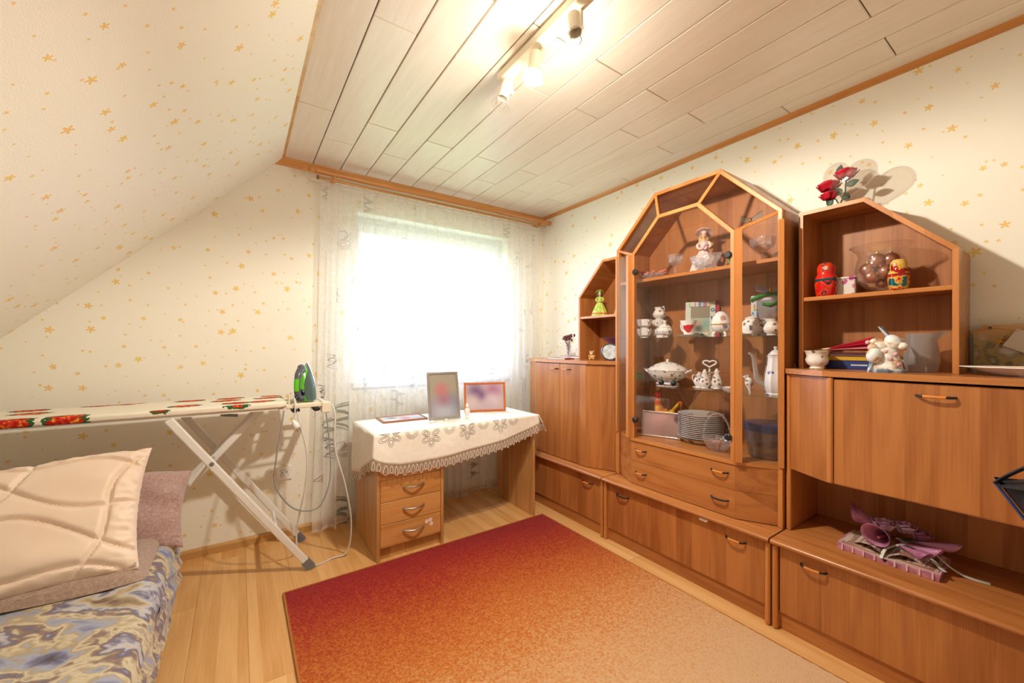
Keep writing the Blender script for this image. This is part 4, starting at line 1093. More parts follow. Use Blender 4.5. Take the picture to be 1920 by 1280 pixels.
# lace border: loops hanging from the cloth edge
def lace(edge, L0, L1, step, dropf, h=.052):
    mb = M(); net = M(); n = int(abs(L1 - L0) / step)
    sg = 1 if L1 > L0 else -1
    for i in range(n):
        s = L0 + (i + .5) * step * sg
        big = i % 2 == 0
        hh = h * (1.0 if big else .78); wd = step * (.47 if big else .36)
        for kf, rr in ((1.0, .0016), (.52, .0012)):
            pts = []
            for q in range(14):
                a = 2 * PI * q / 14
                py_ = .5 - .5 * math.cos(a)                      # 0 at the top, 1 at the bottom
                px_ = math.sin(a) * (.35 + .65 * py_)
                dd = dropf(s) + hh * (.5 + (py_ - .5) * kf + (.06 if kf < 1 else 0))
                pts.append(edge(s + px_ * wd * kf, dd) + Vector((0, 0, 0)))
            mb.tube(pts, rr, 5, closed=True, m=0 if kf == 1 else 1)
    net.surf(lambda u, v: edge(L0 + (L1 - L0) * u, dropf(L0 + (L1 - L0) * u) + v * h * (.78 + .14 * abs(math.cos(PI * u * n)))), n * 4, 2)
    return mb, net
for e, a, b, st, df_ in ((front, TX0, TX1, .0245, lambda x: interp(FD, x)), (left, TY0, TY1, .030, lambda y: interp(LD, y)), (right, TY0, TY1 - .2, .0245, lambda y: .065 + .03 * (y - TY0) / (TY1 - TY0))):
    m1, m2 = lace(e, a, b, st, df_)
    mk('lace_border', m1, [M_lace, M_line], t, fixn=False); mk('lace_net', m2, M_net, t, fixn=False)
for k in (.004, .010):
    mk('border_line', M().tube([front(TX0 + (TX1 - TX0) * i / 80, interp(FD, TX0 + (TX1 - TX0) * i / 80) - k) + Vector((0, -.001, 0)) for i in range(81)], .0007, 4), M_line, t)
for fx, d0 in ((.686, .012), (.919, .045), (1.157, .036), (1.395, .026)):
    mb = M()
    for p in range(5):
        a = -PI / 2 + (p - 2) * PI / 2.9
        for k, rr in ((1, .0009), (.55, .0011)):
            pts = []
            for q in range(16):
                b = 2 * PI * q / 16; rad = .036 + .024 * math.cos(b) * k; tan = .0155 * math.sin(b) * k
                dd = d0 - rad * math.sin(a) - tan * math.cos(a)
                pts.append(front(fx + rad * math.cos(a) - tan * math.sin(a), max(dd, .001)) + Vector((0, -.0015, 0)))
            mb.tube(pts, rr, 5, closed=True)
    mk('cutwork_flower', mb, M_line, t, fixn=False)
for fx in (.805, 1.037, 1.272, 1.50):
    mb = M()
    for r_ in (.036, .028, .020):
        mb.tube([front(fx + r_ * math.cos(PI + PI * q / 12), max(.001, .004 - r_ * math.sin(PI + PI * q / 12) * 1.15)) + Vector((0, -.0015, 0)) for q in range(13)], .0009, 5)
    mk('cutwork_arc', mb, M_line, t, fixn=False)

# ------------------------------------------------------------------ picture frames
def print_mat(name, blobs, base):
    """soft, out-of-focus print: blobs are (x, z, radius, colour) in picture metres"""
    t = NT(name); co = t.n('TexCoord'); c = None
    for x, z, r, colr in blobs:
        d = t.vmath('SUBTRACT', (co, 'Object'), (x, 0, z)); d = t.vmath('MULTIPLY', d, (1, 0, 1))
        ln = t.n('VectorMath', {0: d}, operation='LENGTH')
        f = t.n('MapRange', {0: (ln, 'Value'), 1: r * 1.3, 2: 0.0, 3: 0.0, 4: .9}, interpolation_type='SMOOTHSTEP')
        c = t.mix(f, c if c is not None else base, colr)
    return t.done(t.pbr(c, .25, spec=.4))
def frame(name, label, w_, h_, bw, th, mat, pic, loc, rot, strut=True):
    """picture in the local x-z plane facing -y, standing on its lower edge"""
    t = thing(name, label, 'picture frame', loc, rot=rot)
    o = [(-w_ / 2, 0), (w_ / 2, 0), (w_ / 2, h_), (-w_ / 2, h_)]
    bevel(mk('frame_moulding', M().ring(o, offset_poly(o, bw), -th / 2, th / 2, 'y'), mat, t, world=False, smooth=False), .002, 2)
    mk('picture', M().box(-w_ / 2 + bw - .001, w_ / 2 - bw + .001, -.002, .002, bw - .001, h_ - bw + .001), pic, t, world=False, smooth=False)
    if strut: mk('strut', M().hull([(-.012, .004, h_ * .62), (.012, .004, h_ * .62), (-.03, math.tan(.32) * h_ * .62 + .01, .004), (.03, math.tan(.32) * h_ * .62 + .01, .004), (-.012, .007, h_ * .62), (.03, math.tan(.32) * h_ * .62 + .013, .004), (-.03, math.tan(.32) * h_ * .62 + .013, .004)]), M_black, t, world=False, smooth=False)
    return t
TZZ = TZ + .0008
pm1 = print_mat('blurred_portrait', [(-.05, .07, .10, rgb(150, 140, 158)), (.06, .09, .09, rgb(120, 122, 150)), (.0, .045, .10, rgb(176, 178, 190)), (0, .13, .06, rgb(160, 110, 128)), (-.012, .195, .055, rgb(190, 112, 118))], rgb(160, 150, 136))
f1 = frame('picture_frame', 'silver upright frame with a blurred portrait standing on the tablecloth', .212, .310, .016, .014, M_silver, pm1, (1.105, 2.378, TZZ + .0018), (math.radians(-13), 0, math.radians(-8)))
pm2 = print_mat('blurred_group', [(-.07, .15, .07, rgb(112, 88, 128)), (-.03, .11, .06, rgb(110, 80, 124)), (.06, .15, .07, rgb(170, 110, 150)), (.06, .08, .07, rgb(206, 190, 200)), (-.09, .07, .07, rgb(204, 182, 178)), (0, .03, .08, rgb(190, 170, 176))], rgb(196, 168, 176))
M_owood = wood('orange_wood_frame', 'x', rgb(176, 88, 36), rgb(200, 108, 50), fig=.4)
f2 = frame('picture_frame', 'orange wooden landscape frame with a blurred group photo on the tablecloth', .305, .212, .014, .014, M_owood, pm2, (1.475, 2.49, TZZ + .0014), (math.radians(-9), 0, math.radians(-22)))
pm3 = print_mat('collage_print', [(-.08, .04, .05, rgb(226, 226, 228)), (.02, .07, .05, rgb(176, 120, 140)), (.10, .05, .06, rgb(150, 160, 176)), (-.06, .12, .04, rgb(110, 110, 116)), (.02, .13, .04, rgb(210, 160, 170))], rgb(206, 204, 206))
M_rwood = wood('red_brown_frame', 'x', rgb(140, 82, 52), rgb(166, 100, 66), fig=.3)
f3 = frame('picture_frame', 'flat brown frame with a photo collage lying on the tablecloth', .285, .185, .009, .012, M_rwood, pm3, (.872, 2.452, TZZ + .0062), (math.radians(-90), 0, math.radians(-3)), strut=False)
M_biscuit = plain('white_biscuit', rgb(240, 232, 222), .5)
t = thing('angel_figurine', 'small white figurine standing between the silver and orange frames', 'figurine', (1.245, 2.335, TZZ))
mk('body', M().lathe([(0, 0), (.016, 0), (.018, .006), (.012, .014), (.015, .030), (.019, .046), (.016, .060), (.010, .068), (.007, .072), (0, .074)], 20), M_biscuit, t, world=False)
mk('head', M().sphere((0, 0, .083), .011, 14, 10), M_biscuit, t, world=False)
mk('flame_hood', M().lathe([(0, .104), (.005, .098), (.008, .090), (.0115, .082), (.012, .078)], 14), M_biscuit, t, world=False)
mk('collar', M().lathe([(.008, .066), (.013, .064), (.012, .061)], 14), M_grey, t, world=False)
def rose_blob(parent, c, r, mat, n=7, seed=1, world=True, name='petal'):
    random.seed(seed)
    for i in range(n):
        a = i * 2.4; k = .35 + .65 * i / n
        def pf(u, v, a=a, k=k):
            th = a + (u - .5) * 2.0
            rr = r * k * (.55 + .5 * v)
            return Vector(c) + Vector((rr * math.cos(th), rr * math.sin(th), r * (v * (1.0 - .45 * k) - .25) + .06 * r * math.sin(u * 9 + i)))
        o = mk(name, M().surf(pf, 8, 5), mat, parent, world=world, fixn=False); solid(o, r * .05)
t = thing('porcelain_rose', 'tiny white porcelain rose lying before the silver frame', 'figurine', (1.075, 2.292, TZZ))
rose_blob(t, (0, 0, .008), .020, M_biscuit, 6, 2, False)
mk('base', M().lathe([(0, 0), (.020, 0), (.016, .008), (0, .010)], 16), M_biscuit, t, world=False)
t = thing('porcelain_leaf', 'small white porcelain leaf lying at the left foot of the silver frame', 'figurine', (.995, 2.325, TZZ))
mk('leaf', M().surf(lambda u, v: ((u - .5) * .05, (v - .5) * .026 * math.sin(PI * u) ** .7, .002 + .012 * math.sin(PI * u) * (1 - (2 * v - 1) ** 2)), 14, 8), M_biscuit, t, world=False, fixn=False)
mk('stalk', M().tube([(-.026, 0, .003), (0, 0, .012), (.026, 0, .003)], .0018, 6), M_biscuit, t, world=False)

# ------------------------------------------------------------------ china helpers
def cup_profile(r, h, foot=.6, th=.0022, flare=1.0):
    o = [(0, 0), (r * foot, 0), (r * foot, .004), (r * foot * .92, .007), (r * .86, h * .30), (r * .97, h * .62), (r * flare, h)]
    return o + [(r * flare - th, h), (r * .97 - th, h * .62), (r * .84 - th, h * .30), (r * foot * .7, .011), (0, .011)]
def loop_handle(R, z0, z1, out, ang, rad=.0032):
    d = Vector((math.cos(ang), math.sin(ang), 0))
    pts = [d * (R * .94) + Vector((0, 0, z1)), d * (R + out * .75) + Vector((0, 0, z1 + .004)), d * (R + out) + Vector((0, 0, (z0 + z1) / 2 + .008)), d * (R + out * .55) + Vector((0, 0, z0 + .006)), d * (R * .86) + Vector((0, 0, z0))]
    return M().tube(smooth_path(pts, 5), rad, 8)
def teacup(label, loc, ang, r=.043, h=.056, mat=None, group=None):
    t = thing('teacup', label, 'cup', loc, 0, group)
    mk('bowl', M().lathe(cup_profile(r, h, .55, flare=1.04), 26), mat or M_china, t, world=False)
    mk('handle', loop_handle(r * .96, h * .30, h * .82, .022, ang), mat or M_china, t, world=False)
    return t
AH = math.radians(-120)
G = 'sprigged teacups on the upper glass shelf'
S1, S2, S0, ST = 1.2302, .9522, .6452, 1.5802
teacup('lower sprigged teacup of the front stack on the upper glass shelf', (2.045, 1.545, S1), AH, group=G)
teacup('sprigged teacup on top of the front stack beside the cabinet post', (2.045, 1.545, S1 + .0575), AH, group=G)
teacup('lower sprigged teacup stacked beneath the milk jug', (2.165, 1.525, S1), AH, .046, group=G)
teacup('middle sprigged teacup directly under the milk jug', (2.165, 1.525, S1 + .0575), AH, .046, group=G)
def jug(name, label, cat, loc, R, h, ang_h, mat, prof=None, spout=.5, hz=(.35, .95), out=.026, rad=.0034, hr=.5):
    t = thing(name, label, cat, loc)
    prof = prof or [(0, 0), (.62, 0), (.64, .04), (.55, .07), (.9, .24), (1.0, .40), (.86, .60), (.62, .78), (.60, .86), (.74, 1.0), (.70, 1.0), (.55, .86), (.56, .78), (.8, .58), (.9, .38), (.5, .10), (0, .09)]
    mb = M().lathe([(r * R, z * h) for r, z in prof], 28)
    sa = ang_h + PI
    out_v = []
    for (x, y, z) in mb.v:                                   # pull the rim into a pouring lip
        if z > h * .8:
            a = math.atan2(y, x); d = math.cos(a - sa)
            if d > .6:
                k = (d - .6) / .4 * (z / h - .8) / .2
                x += math.cos(sa) * R * spout * k; y += math.sin(sa) * R * spout * k; z += h * .05 * k
        out_v.append((x, y, z))
    mb.v = out_v
    mk('body', mb, mat, t, world=False)
    mk('handle', loop_handle(R * hr * 1.3, h * hz[0], h * hz[1], out, ang_h, rad), mat, t, world=False)
    return t
jug('milk_jug', 'small sprigged milk jug standing on the stacked teacups', 'jug', (2.165, 1.525, S1 + .1152), .040, .078, math.radians(-110), M_china, out=.024)
t = thing('sugar_bowl', 'lidded sprigged sugar bowl beside the stacked teacups', 'bowl', (2.075, 1.425, S1))
mk('bowl', M().lathe([(0, 0), (.026, 0), (.027, .004), (.022, .008), (.040, .024), (.045, .040), (.038, .056), (.034, .060), (0, .060)], 26), M_china, t, world=False)
lid = mk('lid', M().lathe([(.037, .0605), (.036, .064), (.022, .076), (.008, .082), (.005, .084), (.009, .090), (.010, .096), (.006, .102), (0, .103)], 24), M_china, t, world=False)
for a in (AH, AH + PI): mk('handle', loop_handle(.042, .022, .046, .016, a, .0026), M_china, t, world=False)
t = thing('trinket_basket', 'tiny woven-edge china basket in front of the sugar bowl', 'basket', (2.005, 1.405, S1))
mk('basket', M().lathe([(0, 0), (.022, 0), (.024, .012), (.027, .016), (.024, .018), (.021, .014), (0, .012)], 24, sx=.6, sy=1.1), M_china, t, world=False)
mk('rim_beads', (lambda mb: [mb.sphere((.0155 * math.cos(2 * PI * i / 18), .028 * math.sin(2 * PI * i / 18), .018), .003, 8, 6) for i in range(18)] and mb)(M()), plain('blue_beads', rgb(90, 90, 140), .3), t, world=False)
# white cup with the red motif on a saucer
M_redm = plain('red_print', rgb(206, 28, 44), .25)
t = thing('saucer', 'white saucer under the cup with the red motif', 'saucer', (2.055, 1.262, S1))
mk('dish', M().lathe([(0, .003), (.030, .003), (.032, 0), (.036, 0), (.058, .010), (.062, .014), (.058, .013), (.034, .006), (0, .006)], 32), M_chw, t, world=False)
t = thing('red_motif_cup', 'tall white flared cup with a red painted motif before the letter frame', 'cup', (2.055, 1.262, S1 + .0062))
cp = [(0, 0), (.024, 0), (.026, .004), (.023, .010), (.030, .034), (.036, .058), (.044, .086), (.042, .086), (.034, .058), (.028, .034), (.020, .012), (0, .011)]
mk('bowl', M().lathe(cp, 30), M_chw, t, world=False)
mk('handle', loop_handle(.034, .026, .070, .024, math.radians(75), .003), M_chw, t, world=False)
def on_lathe(prof, a, z, off=.0006):
    for (r0, z0), (r1, z1) in zip(prof[:-1], prof[1:]):
        if z0 <= z <= z1 and z1 > z0:
            r = r0 + (r1 - r0) * (z - z0) / (z1 - z0) + off; return Vector((r * math.cos(a), r * math.sin(a), z))
    return Vector((.03 * math.cos(a), .03 * math.sin(a), z))
ca = math.atan2(-1.262, -2.055)
def blob(a0, z0, ra, rz): return M().surf(lambda u, v: on_lathe(cp[:7], a0 + ra * v * math.cos(2 * PI * u), min(max(z0 + rz * v * math.sin(2 * PI * u), .012), .085)), 20, 3)
for a0, z0, ra, rz in ((ca, .040, .62, .022), (ca + .55, .052, .26, .012), (ca - .62, .046, .26, .014)):
    mk('painted_blot', blob(a0, z0, ra, rz), M_redm, t, world=False, fixn=False)
# letters
def text_mesh(s, size, depth=.0012):
    cu = bpy.data.curves.new('txt', 'FONT'); cu.body = s; cu.size = size; cu.extrude = depth; cu.align_x = 'CENTER'; cu.align_y = 'CENTER'; cu.offset = size * .012
    ob = bpy.data.objects.new('txt', cu); COL.objects.link(ob)
    dg = bpy.context.evaluated_depsgraph_get(); me = bpy.data.meshes.new_from_object(ob.evaluated_get(dg))
    mb = M().add([v.co[:] for v in me.vertices], [p.vertices[:] for p in me.polygons])
    bpy.data.objects.remove(ob); bpy.data.curves.remove(cu); bpy.data.meshes.remove(me)
    return mb
LC = [rgb(150, 200, 140), rgb(226, 90, 140), rgb(70, 120, 190), rgb(190, 90, 170), rgb(230, 200, 80), rgb(60, 90, 150), rgb(240, 200, 40)]
LM = [plain('letter_ink_%d' % i, c, .5) for i, c in enumerate(LC)]
M_cardg = plain('pale_green_card', rgb(206, 210, 198), .7)
def letter(parent, ch, x, z, size, m, y=-.0075):
    mk('letter', text_mesh(ch, size).xf(Matrix.Translation((x, y, z)) @ Matrix.Rotation(PI / 2, 4, 'X')), m, parent, world=False, smooth=False)
pm4 = print_mat('child_photo', [(-.01, .055, .035, rgb(70, 66, 56)), (-.01, .085, .018, rgb(196, 150, 120)), (.03, .08, .03, rgb(120, 170, 160))], rgb(170, 180, 160))
t = frame('letter_frame', 'child-made card frame lettered LIEBE behind the red motif cup', .158, .212, .030, .008, M_cardg, pm4, (2.195, 1.275, S1), (math.radians(-9), 0, math.radians(-62)))
mk('red_side_board', M().box(.081, .098, -.006, .010, .0, .216), plain('crimson_card', rgb(170, 24, 56), .6), t, world=False, smooth=False)
mk('upper_panel', M().box(-.05, .05, -.0045, -.0025, .118, .182), plain('olive_panel', rgb(140, 128, 104), .6), t, world=False, smooth=False)
for i, ch in enumerate('LIEBE'): letter(t, ch, -.054 + .0255 * i, .195, .036, LM[i])
for i, ch in enumerate('OMA'): letter(t, ch, .064, .160 - i * .045, .026, LM[5])
for i, ch in enumerate('KAY'): letter(t, ch, -.02 + .030 * i, .016, .028, LM[(2, 5, 6)[i]])
pm5 = print_mat('family_photo', [(.0, .10, .05, rgb(120, 104, 100)), (.02, .11, .02, rgb(190, 150, 136)), (.015, .065, .02, rgb(200, 160, 146)), (-.04, .12, .03, rgb(150, 140, 140))], rgb(150, 146, 146))
t = frame('letter_frame', 'pale card frame with yellow L and blue U under a green garland', .180, .212, .026, .008, plain('pale_blue_card', rgb(206, 212, 218), .7), pm5, (2.205, .905, S1), (math.radians(-7), 0, math.radians(-68)))
letter(t, 'L', -.073, .150, .040, LM[4]); letter(t, 'U', -.073, .108, .042, plain('blue_letter', rgb(40, 130, 200), .5))
letter(t, 'E', .073, .120, .034, LM[1])
M_gar = noisy('green_tinsel', [(.4, rgb(30, 110, 44)), (.6, rgb(70, 170, 70))], 200, rough=.7, bump=.8, bscale=300)
mk('garland', M().tube([(-.092 + .184 * i / 20, -.012, .188 + .028 * math.sin(PI * i / 20)) for i in range(21)], [.009 + .002 * math.sin(i * 5) for i in range(21)], 9), M_gar, t, world=False)
mk('garland_bow', M().tube([(-.04, -.009, .168), (-.01, -.010, .160), (.01, -.009, .166), (.05, -.010, .172)], [.006, .009, .005, .008], 8), M_gar, t, world=False)
def butterfly(label, loc, rz, s, wing, parent_rot=None):
    t = thing('butterfly_ornament', label, 'ornament', loc, rot=parent_rot or (0, 0, rz))
    for sg in (-1, 1):
        mk('wing', M().surf(lambda u, v: (sg * s * (.008 + .055 * u), -.004 + .01 * u, s * (.010 + (v - .5) * .05 * (.3 + .9 * u) * (1 - .35 * u * u) + .022 * u)), 8, 5), wing, t, world=False, fixn=False)
        ed = [(sg * s * (.008 + .055 * u), -.004 + .01 * u, s * (.010 + .5 * .05 * (.3 + .9 * u) * (1 - .35 * u * u) + .022 * u)) for u in [i / 8 for i in range(9)]]
        mk('wing_wire', M().tube(ed, .0012, 6), M_gold, t, world=False)
    mk('body', M().sphere((0, -.004, s * .012), .007 * s, 12, 8, (.8, .8, 2.0)), M_gold, t, world=False)
    return t
M_wing1 = glass('blue_foil', (.75, .78, .95, 1), 2.0, .1, .45, (.55, .58, .85, 1))
M_wing2 = glass('green_foil', (.80, .86, .78, 1), 2.0, .1, .45, (.60, .64, .52, 1))
butterfly('blue wire butterfly perched on the card frame with the green garland', (2.19, .905, S1 + .219), math.radians(-68), 1.0, M_wing1)
butterfly('greenish wire butterfly pinned to the back board above the crystal coupe', (2.272, 1.035, 1.850), math.radians(-90), .9, M_wing2)
# porcelain egg on feet
t = thing('porcelain_egg', 'painted porcelain egg box standing on three feet on the upper glass shelf', 'egg box', (2.065, 1.088, S1))
M_eggp = porcelain('painted_egg', rgb(240, 232, 226), [(0, rgb(150, 100, 130)), (.35, rgb(196, 140, 120)), (.6, rgb(120, 90, 130)), (.8, rgb(150, 150, 90))], 26, .34)
mk('lower_shell', M().lathe([(0, .018), (.020, .020), (.038, .034), (.045, .054), (.0455, .062), (0, .062)], 28), M_eggp, t, world=False)
mk('upper_shell', M().lathe([(.0455, .064), (.044, .080), (.037, .102), (.026, .120), (.012, .130), (0, .132)], 28), M_eggp, t, world=False)
mk('gilt_band', M().lathe([(.0462, .060), (.047, .063), (.0462, .066)], 28), M_gold, t, world=False)
for i in range(3):
    a = ca + .6 + i * 2 * PI / 3
    mk('foot', M().tube([(.020 * math.cos(a), .020 * math.sin(a), .030), (.036 * math.cos(a), .036 * math.sin(a), .014), (.034 * math.cos(a), .034 * math.sin(a), 0)], [.007, .006, .008], 8), M_biscuit, t, world=False)
t = thing('saucer', 'white saucer lying beside the porcelain egg at the front of the shelf', 'saucer', (2.045, .985, S1))
mk('dish', M().lathe([(0, .003), (.026, .003), (.028, 0), (.032, 0), (.047, .008), (.050, .012), (.047, .011), (.030, .006), (0, .006)], 30), M_chw, t, world=False)
def teapot(name, label, loc, R, h, ang_sp, mat, tall=False, lidmat=None, flute=0, cat='teapot'):
    t = thing(name, label, cat, loc)
    prof = [(0, 0), (.62, 0), (.64, .03), (.56, .05), (.92, .22), (1.0, .40), (.90, .60), (.66, .76), (.60, .80), (0, .80)]
    if tall: prof = [(0, 0), (.80, 0), (.82, .02), (.74, .04), (.92, .12), (1.0, .24), (.92, .42), (.76, .60), (.66, .74), (.70, .80), (.74, .82), (0, .82)]
    mk('body', M().lathe([(r * R, z * h) for r, z in prof], 40, flute=flute, fn=10 if flute else 0), mat, t, world=False)
    l = mk('lid', M().lathe([(R * .66, h * .805 if not tall else h * .825), (R * .62, h * .84), (R * .36, h * .90), (R * .12, h * .93), (R * .10, h * .945), (R * .18, h * .965), (R * .16, h * .99), (0, h)], 24), mat, t, world=False)
    d = Vector((math.cos(ang_sp), math.sin(ang_sp), 0)); Z = Vector((0, 0, 1))
    if tall: sp = [d * R * .85 + Z * h * .20, d * R * 1.45 + Z * h * .30, d * R * 1.65 + Z * h * .55, d * R * 1.85 + Z * h * .80, d * R * 2.2 + Z * h * .86]
    else: sp = [d * R * .85 + Z * h * .28, d * R * 1.35 + Z * h * .38, d * R * 1.55 + Z * h * .62, d * R * 1.85 + Z * h * .74]
    path = smooth_path(sp, 6); n = len(path)
    mk('spout', M().tube(path, [R * (.27 - .17 * i / n) for i in range(n)], 12), mat, t, world=False)
    mk('handle', loop_handle(R * (.8 if not tall else .7), h * .25, h * .72, R * .75, ang_sp + PI, R * .085), mat, t, world=False)
    return t
teapot('teapot', 'round sprigged teapot behind the canted corner post', (2.10, .950, S1), .052, .108, math.radians(105), M_china)
jug('cream_jug', 'white and brown sprigged cream jug by the right side glass', 'jug', (2.045, .838, S1), .036, .078, math.radians(-60), M_china, out=.020)
t = thing('wire_heart', 'small gold wire ornament leaning behind the letter frame', 'ornament', (2.245, 1.375, S1))
mk('wire', M().tube([(.0, .022 * math.sin(a) * (1 + .25 * math.sin(3 * a)), .215 + .030 * math.cos(a)) for a in [2 * PI * i / 24 for i in range(24)]], .002, 6, closed=True).tube([(0, 0, 0), (0, .006, .1), (0, 0, .19)], .002, 6), M_gold, t, world=False)
mk('base', M().lathe([(0, 0), (.018, 0), (.016, .006), (0, .008)], 14), M_gold, t, world=False)
# --- lower glass shelf
t = thing('tureen', 'large lidded sprigged soup tureen on the lower glass shelf', 'tureen', (2.125, 1.440, S2), rz=math.radians(-75))
mk('bowl', M().lathe([(0, 0), (.055, 0), (.062, .003), (.058, .010), (.046, .016), (.085, .040), (.102, .062), (.104, .078), (.108, .084), (.100, .084), (0, .080)], 40, sx=1.12, sy=.82), M_china, t, world=False)
mk('lid', M().lathe([(.106, .085), (.104, .090), (.088, .104), (.060, .122), (.030, .132), (.010, .135), (.007, .138), (.009, .144), (.006, .150), (0, .151)], 40, sx=1.10, sy=.80), M_china, t, world=False)
for s in (-1, 1):
    mk('handle', M().tube(smooth_path([(s * .100, -.020, .066), (s * .126, -.022, .082), (s * .142, 0, .090), (s * .126, .022, .082), (s * .100, .020, .066)], 5), .0055, 8), M_china, t, world=False)
t = thing('leaf_spray', 'artificial green leaf spray behind the soup tureen', 'leaves', (2.045, 1.612, S2))
M_gl = noisy('fern_green', [(.4, rgb(60, 110, 60)), (.6, rgb(130, 170, 110))], 40, rough=.6)
for i in range(6):
    a = .5 + i * .5
    solid(mk('leaf', M().surf(lambda u, v: (-.012 - .035 * u * math.sin(i), (u * .075) * math.cos(a) * .8, .030 + u * .075 * abs(math.sin(a)) + (v - .5) * .028 * math.sin(PI * min(u + .05, 1))), 8, 4), M_gl, t, world=False, fixn=False), .0008)
mk('stem', M().tube([(0, 0, 0), (-.01, 0, .035)], .006, 8), M_gl, t, world=False)
t = thing('cruet_tray', 'round white china cruet tray with a heart-shaped carrying loop', 'tray', (2.055, 1.148, S2))
mk('tray', M().lathe([(0, .004), (.066, .004), (.074, .010), (.078, .010), (.070, .0), (0, 0)], 36), M_chw, t, world=False)
mk('post', M().tube([(.012, 0, .004), (.012, 0, .118)], [.006, .0045], 10), M_china, t, world=False)
hp = []
for i in range(28):
    q = 2 * PI * i / 28; hx = 16 * math.sin(q) ** 3; hz = 13 * math.cos(q) - 5 * math.cos(2 * q) - 2 * math.cos(3 * q) - math.cos(4 * q)
    hp.append((.012 - hx * .0011, hx * .0017 * 1.0, .136 + hz * .00125))
mk('heart_loop', M().tube(hp, .0042, 8, closed=True), M_chw, t, world=False)
def cruet(label, dx, dy, h, ang):
    t = thing('cruet', label, 'cruet', (2.055 + dx, 1.148 + dy, S2 + .0045))
    mk('body', M().lathe([(0, 0), (.017, 0), (.018, .003), (.014, .007), (.025, .022), (.027, .034), (.021, .055), (.014, h - .012), (.017, h), (.013, h), (0, h - .004)], 24), M_china, t, world=False)
    mk('stopper', M().lathe([(.010, h), (.010, h + .004), (.006, h + .008), (.007, h + .014), (0, h + .016)], 14), M_biscuit, t, world=False)
    mk('handle', loop_handle(.020, h * .35, h * .9, .018, ang, .0026), M_china, t, world=False)
cruet('short china cruet on the left of the heart tray', -.010, .046, .070, math.radians(90))
cruet('tallest china cruet at the front of the heart tray', -.042, -.004, .088, math.radians(100))
cruet('slim china cruet on the right of the heart tray', -.002, -.046, .092, math.radians(120))
t = thing('flower_dish', 'shallow white dish with painted flowers beside the cruets', 'dish', (2.035, 1.020, S2))
mk('dish', M().lathe([(0, .004), (.024, .004), (.026, 0), (.030, 0), (.042, .016), (.045, .022), (.042, .021), (.028, .008), (0, .008)], 26, sy=1.0), M_eggp, t, world=False)
mk('flower_knob', M().sphere((0, 0, .012), .010, 10, 8), M_redm, t, world=False)
teapot('coffee_pot', 'tall fluted white coffee pot by the right side glass', (2.075, .835, S2), .050, .228, math.radians(112), porcelain('blue_sprig_china', rgb(240, 238, 238), [(0, rgb(60, 66, 120)), (.5, rgb(90, 96, 110))], 20, .26), tall=True, flute=.05, cat='coffee pot')
t = thing('bird_whistle', 'small white china bird with dark spots beside the coffee pot', 'figurine', (2.055, .945, S2))
mk('body', M().sphere((0, 0, .052), .020, 16, 10, (.8, .9, 1.25)).tube([(0, 0, .04), (.0, -.004, .015), (0, -.006, 0)], [.014, .006, .005], 10).sphere((0, .010, .078), .012, 12, 8), M_china, t, world=False)
mk('beak', M().tube([(0, .020, .079), (0, .030, .076)], [.004, .001], 8), M_biscuit, t, world=False)
# --- bottom of the display cabinet
M_roost = noisy('rooster_glaze', [(.35, rgb(214, 66, 20)), (.5, rgb(236, 140, 20)), (.62, rgb(244, 196, 40))], 18, rough=.2)
t = thing('rooster_figurine', 'glossy orange and yellow rooster figurine behind the silver frame', 'figurine', (2.150, 1.480, S0), rz=math.radians(118))
mk('body', M().tube(smooth_path([(-.052, 0, .150), (-.035, 0, .120), (0, 0, .112), (.026, 0, .140), (.036, 0, .185), (.034, 0, .212)], 5), [.006, .012, .018, .024, .028, .034, .040, .043, .045, .045, .044, .042, .040, .037, .034, .031, .028, .026, .024, .022, .021, .020, .019, .018, .017, .012][:26], 14), M_roost, t, world=False)
mk('pedestal', M().lathe([(0, 0), (.040, 0), (.042, .006), (.028, .014), (.022, .040), (.026, .080), (0, .090)], 20), M_roost, t, world=False)
mk('comb', M().surf(lambda u, v: (.020 + .034 * u, (v - .5) * .006, .222 + .020 * abs(math.sin(u * PI * 2.9)) * (1 if True else 0) * v + .01 * v), 16, 3), M_redm, t, world=False, fixn=False).modifiers.new('s', 'SOLIDIFY').thickness = .006
mk('beak', M().tube([(.050, 0, .214), (.068, 0, .208)], [.007, .001], 8), M_gold, t, world=False)
mk('wattle', M().sphere((.052, 0, .196), .008, 10, 8, (.7, .6, 1.3)), M_redm, t, world=False)
for k in range(4):
    mk('tail_feather', M().tube(smooth_path([(-.040, 0, .130), (-.066 - .006 * k, (k - 1.5) * .006, .160 + .010 * k), (-.086 - .004 * k, (k - 1.5) * .010, .165 + .010 * k), (-.096, (k - 1.5) * .012, .145 + .012 * k)], 4), [.010, .010, .010, .009, .009, .008, .008, .007, .007, .006, .005, .004, .002], 8), M_roost, t, world=False)
pm6 = print_mat('blurred_brown_photo', [(0, .10, .08, rgb(206, 160, 152)), (.03, .03, .08, rgb(160, 128, 120))], rgb(172, 140, 134))
frame('picture_frame', 'silver landscape frame with a blurred brown photo inside the display cabinet', .222, .150, .010, .012, plain('champagne_metal', rgb(206, 186, 174), .25, .9), pm6, (2.035, 1.424, S0), (math.radians(-10), 0, math.radians(-70)))
M_plate = porcelain('gilt_plate', rgb(232, 228, 226), [(0, rgb(70, 66, 70)), (.5, rgb(110, 96, 84))], 17, .26)
M_rimg = plain('plate_rim', rgb(186, 178, 176), .2, .3)
PX, PY = 2.146, 1.243
t = thing('platter', 'large gold-rimmed platter at the bottom of the plate stack', 'plate', (PX, PY, S0))
mk('dish', M().lathe([(0, .006), (.080, .006), (.084, 0), (.092, 0), (.120, .022), (.128, .026), (.118, .026), (.088, .010), (0, .010)], 44), M_plate, t, world=False)
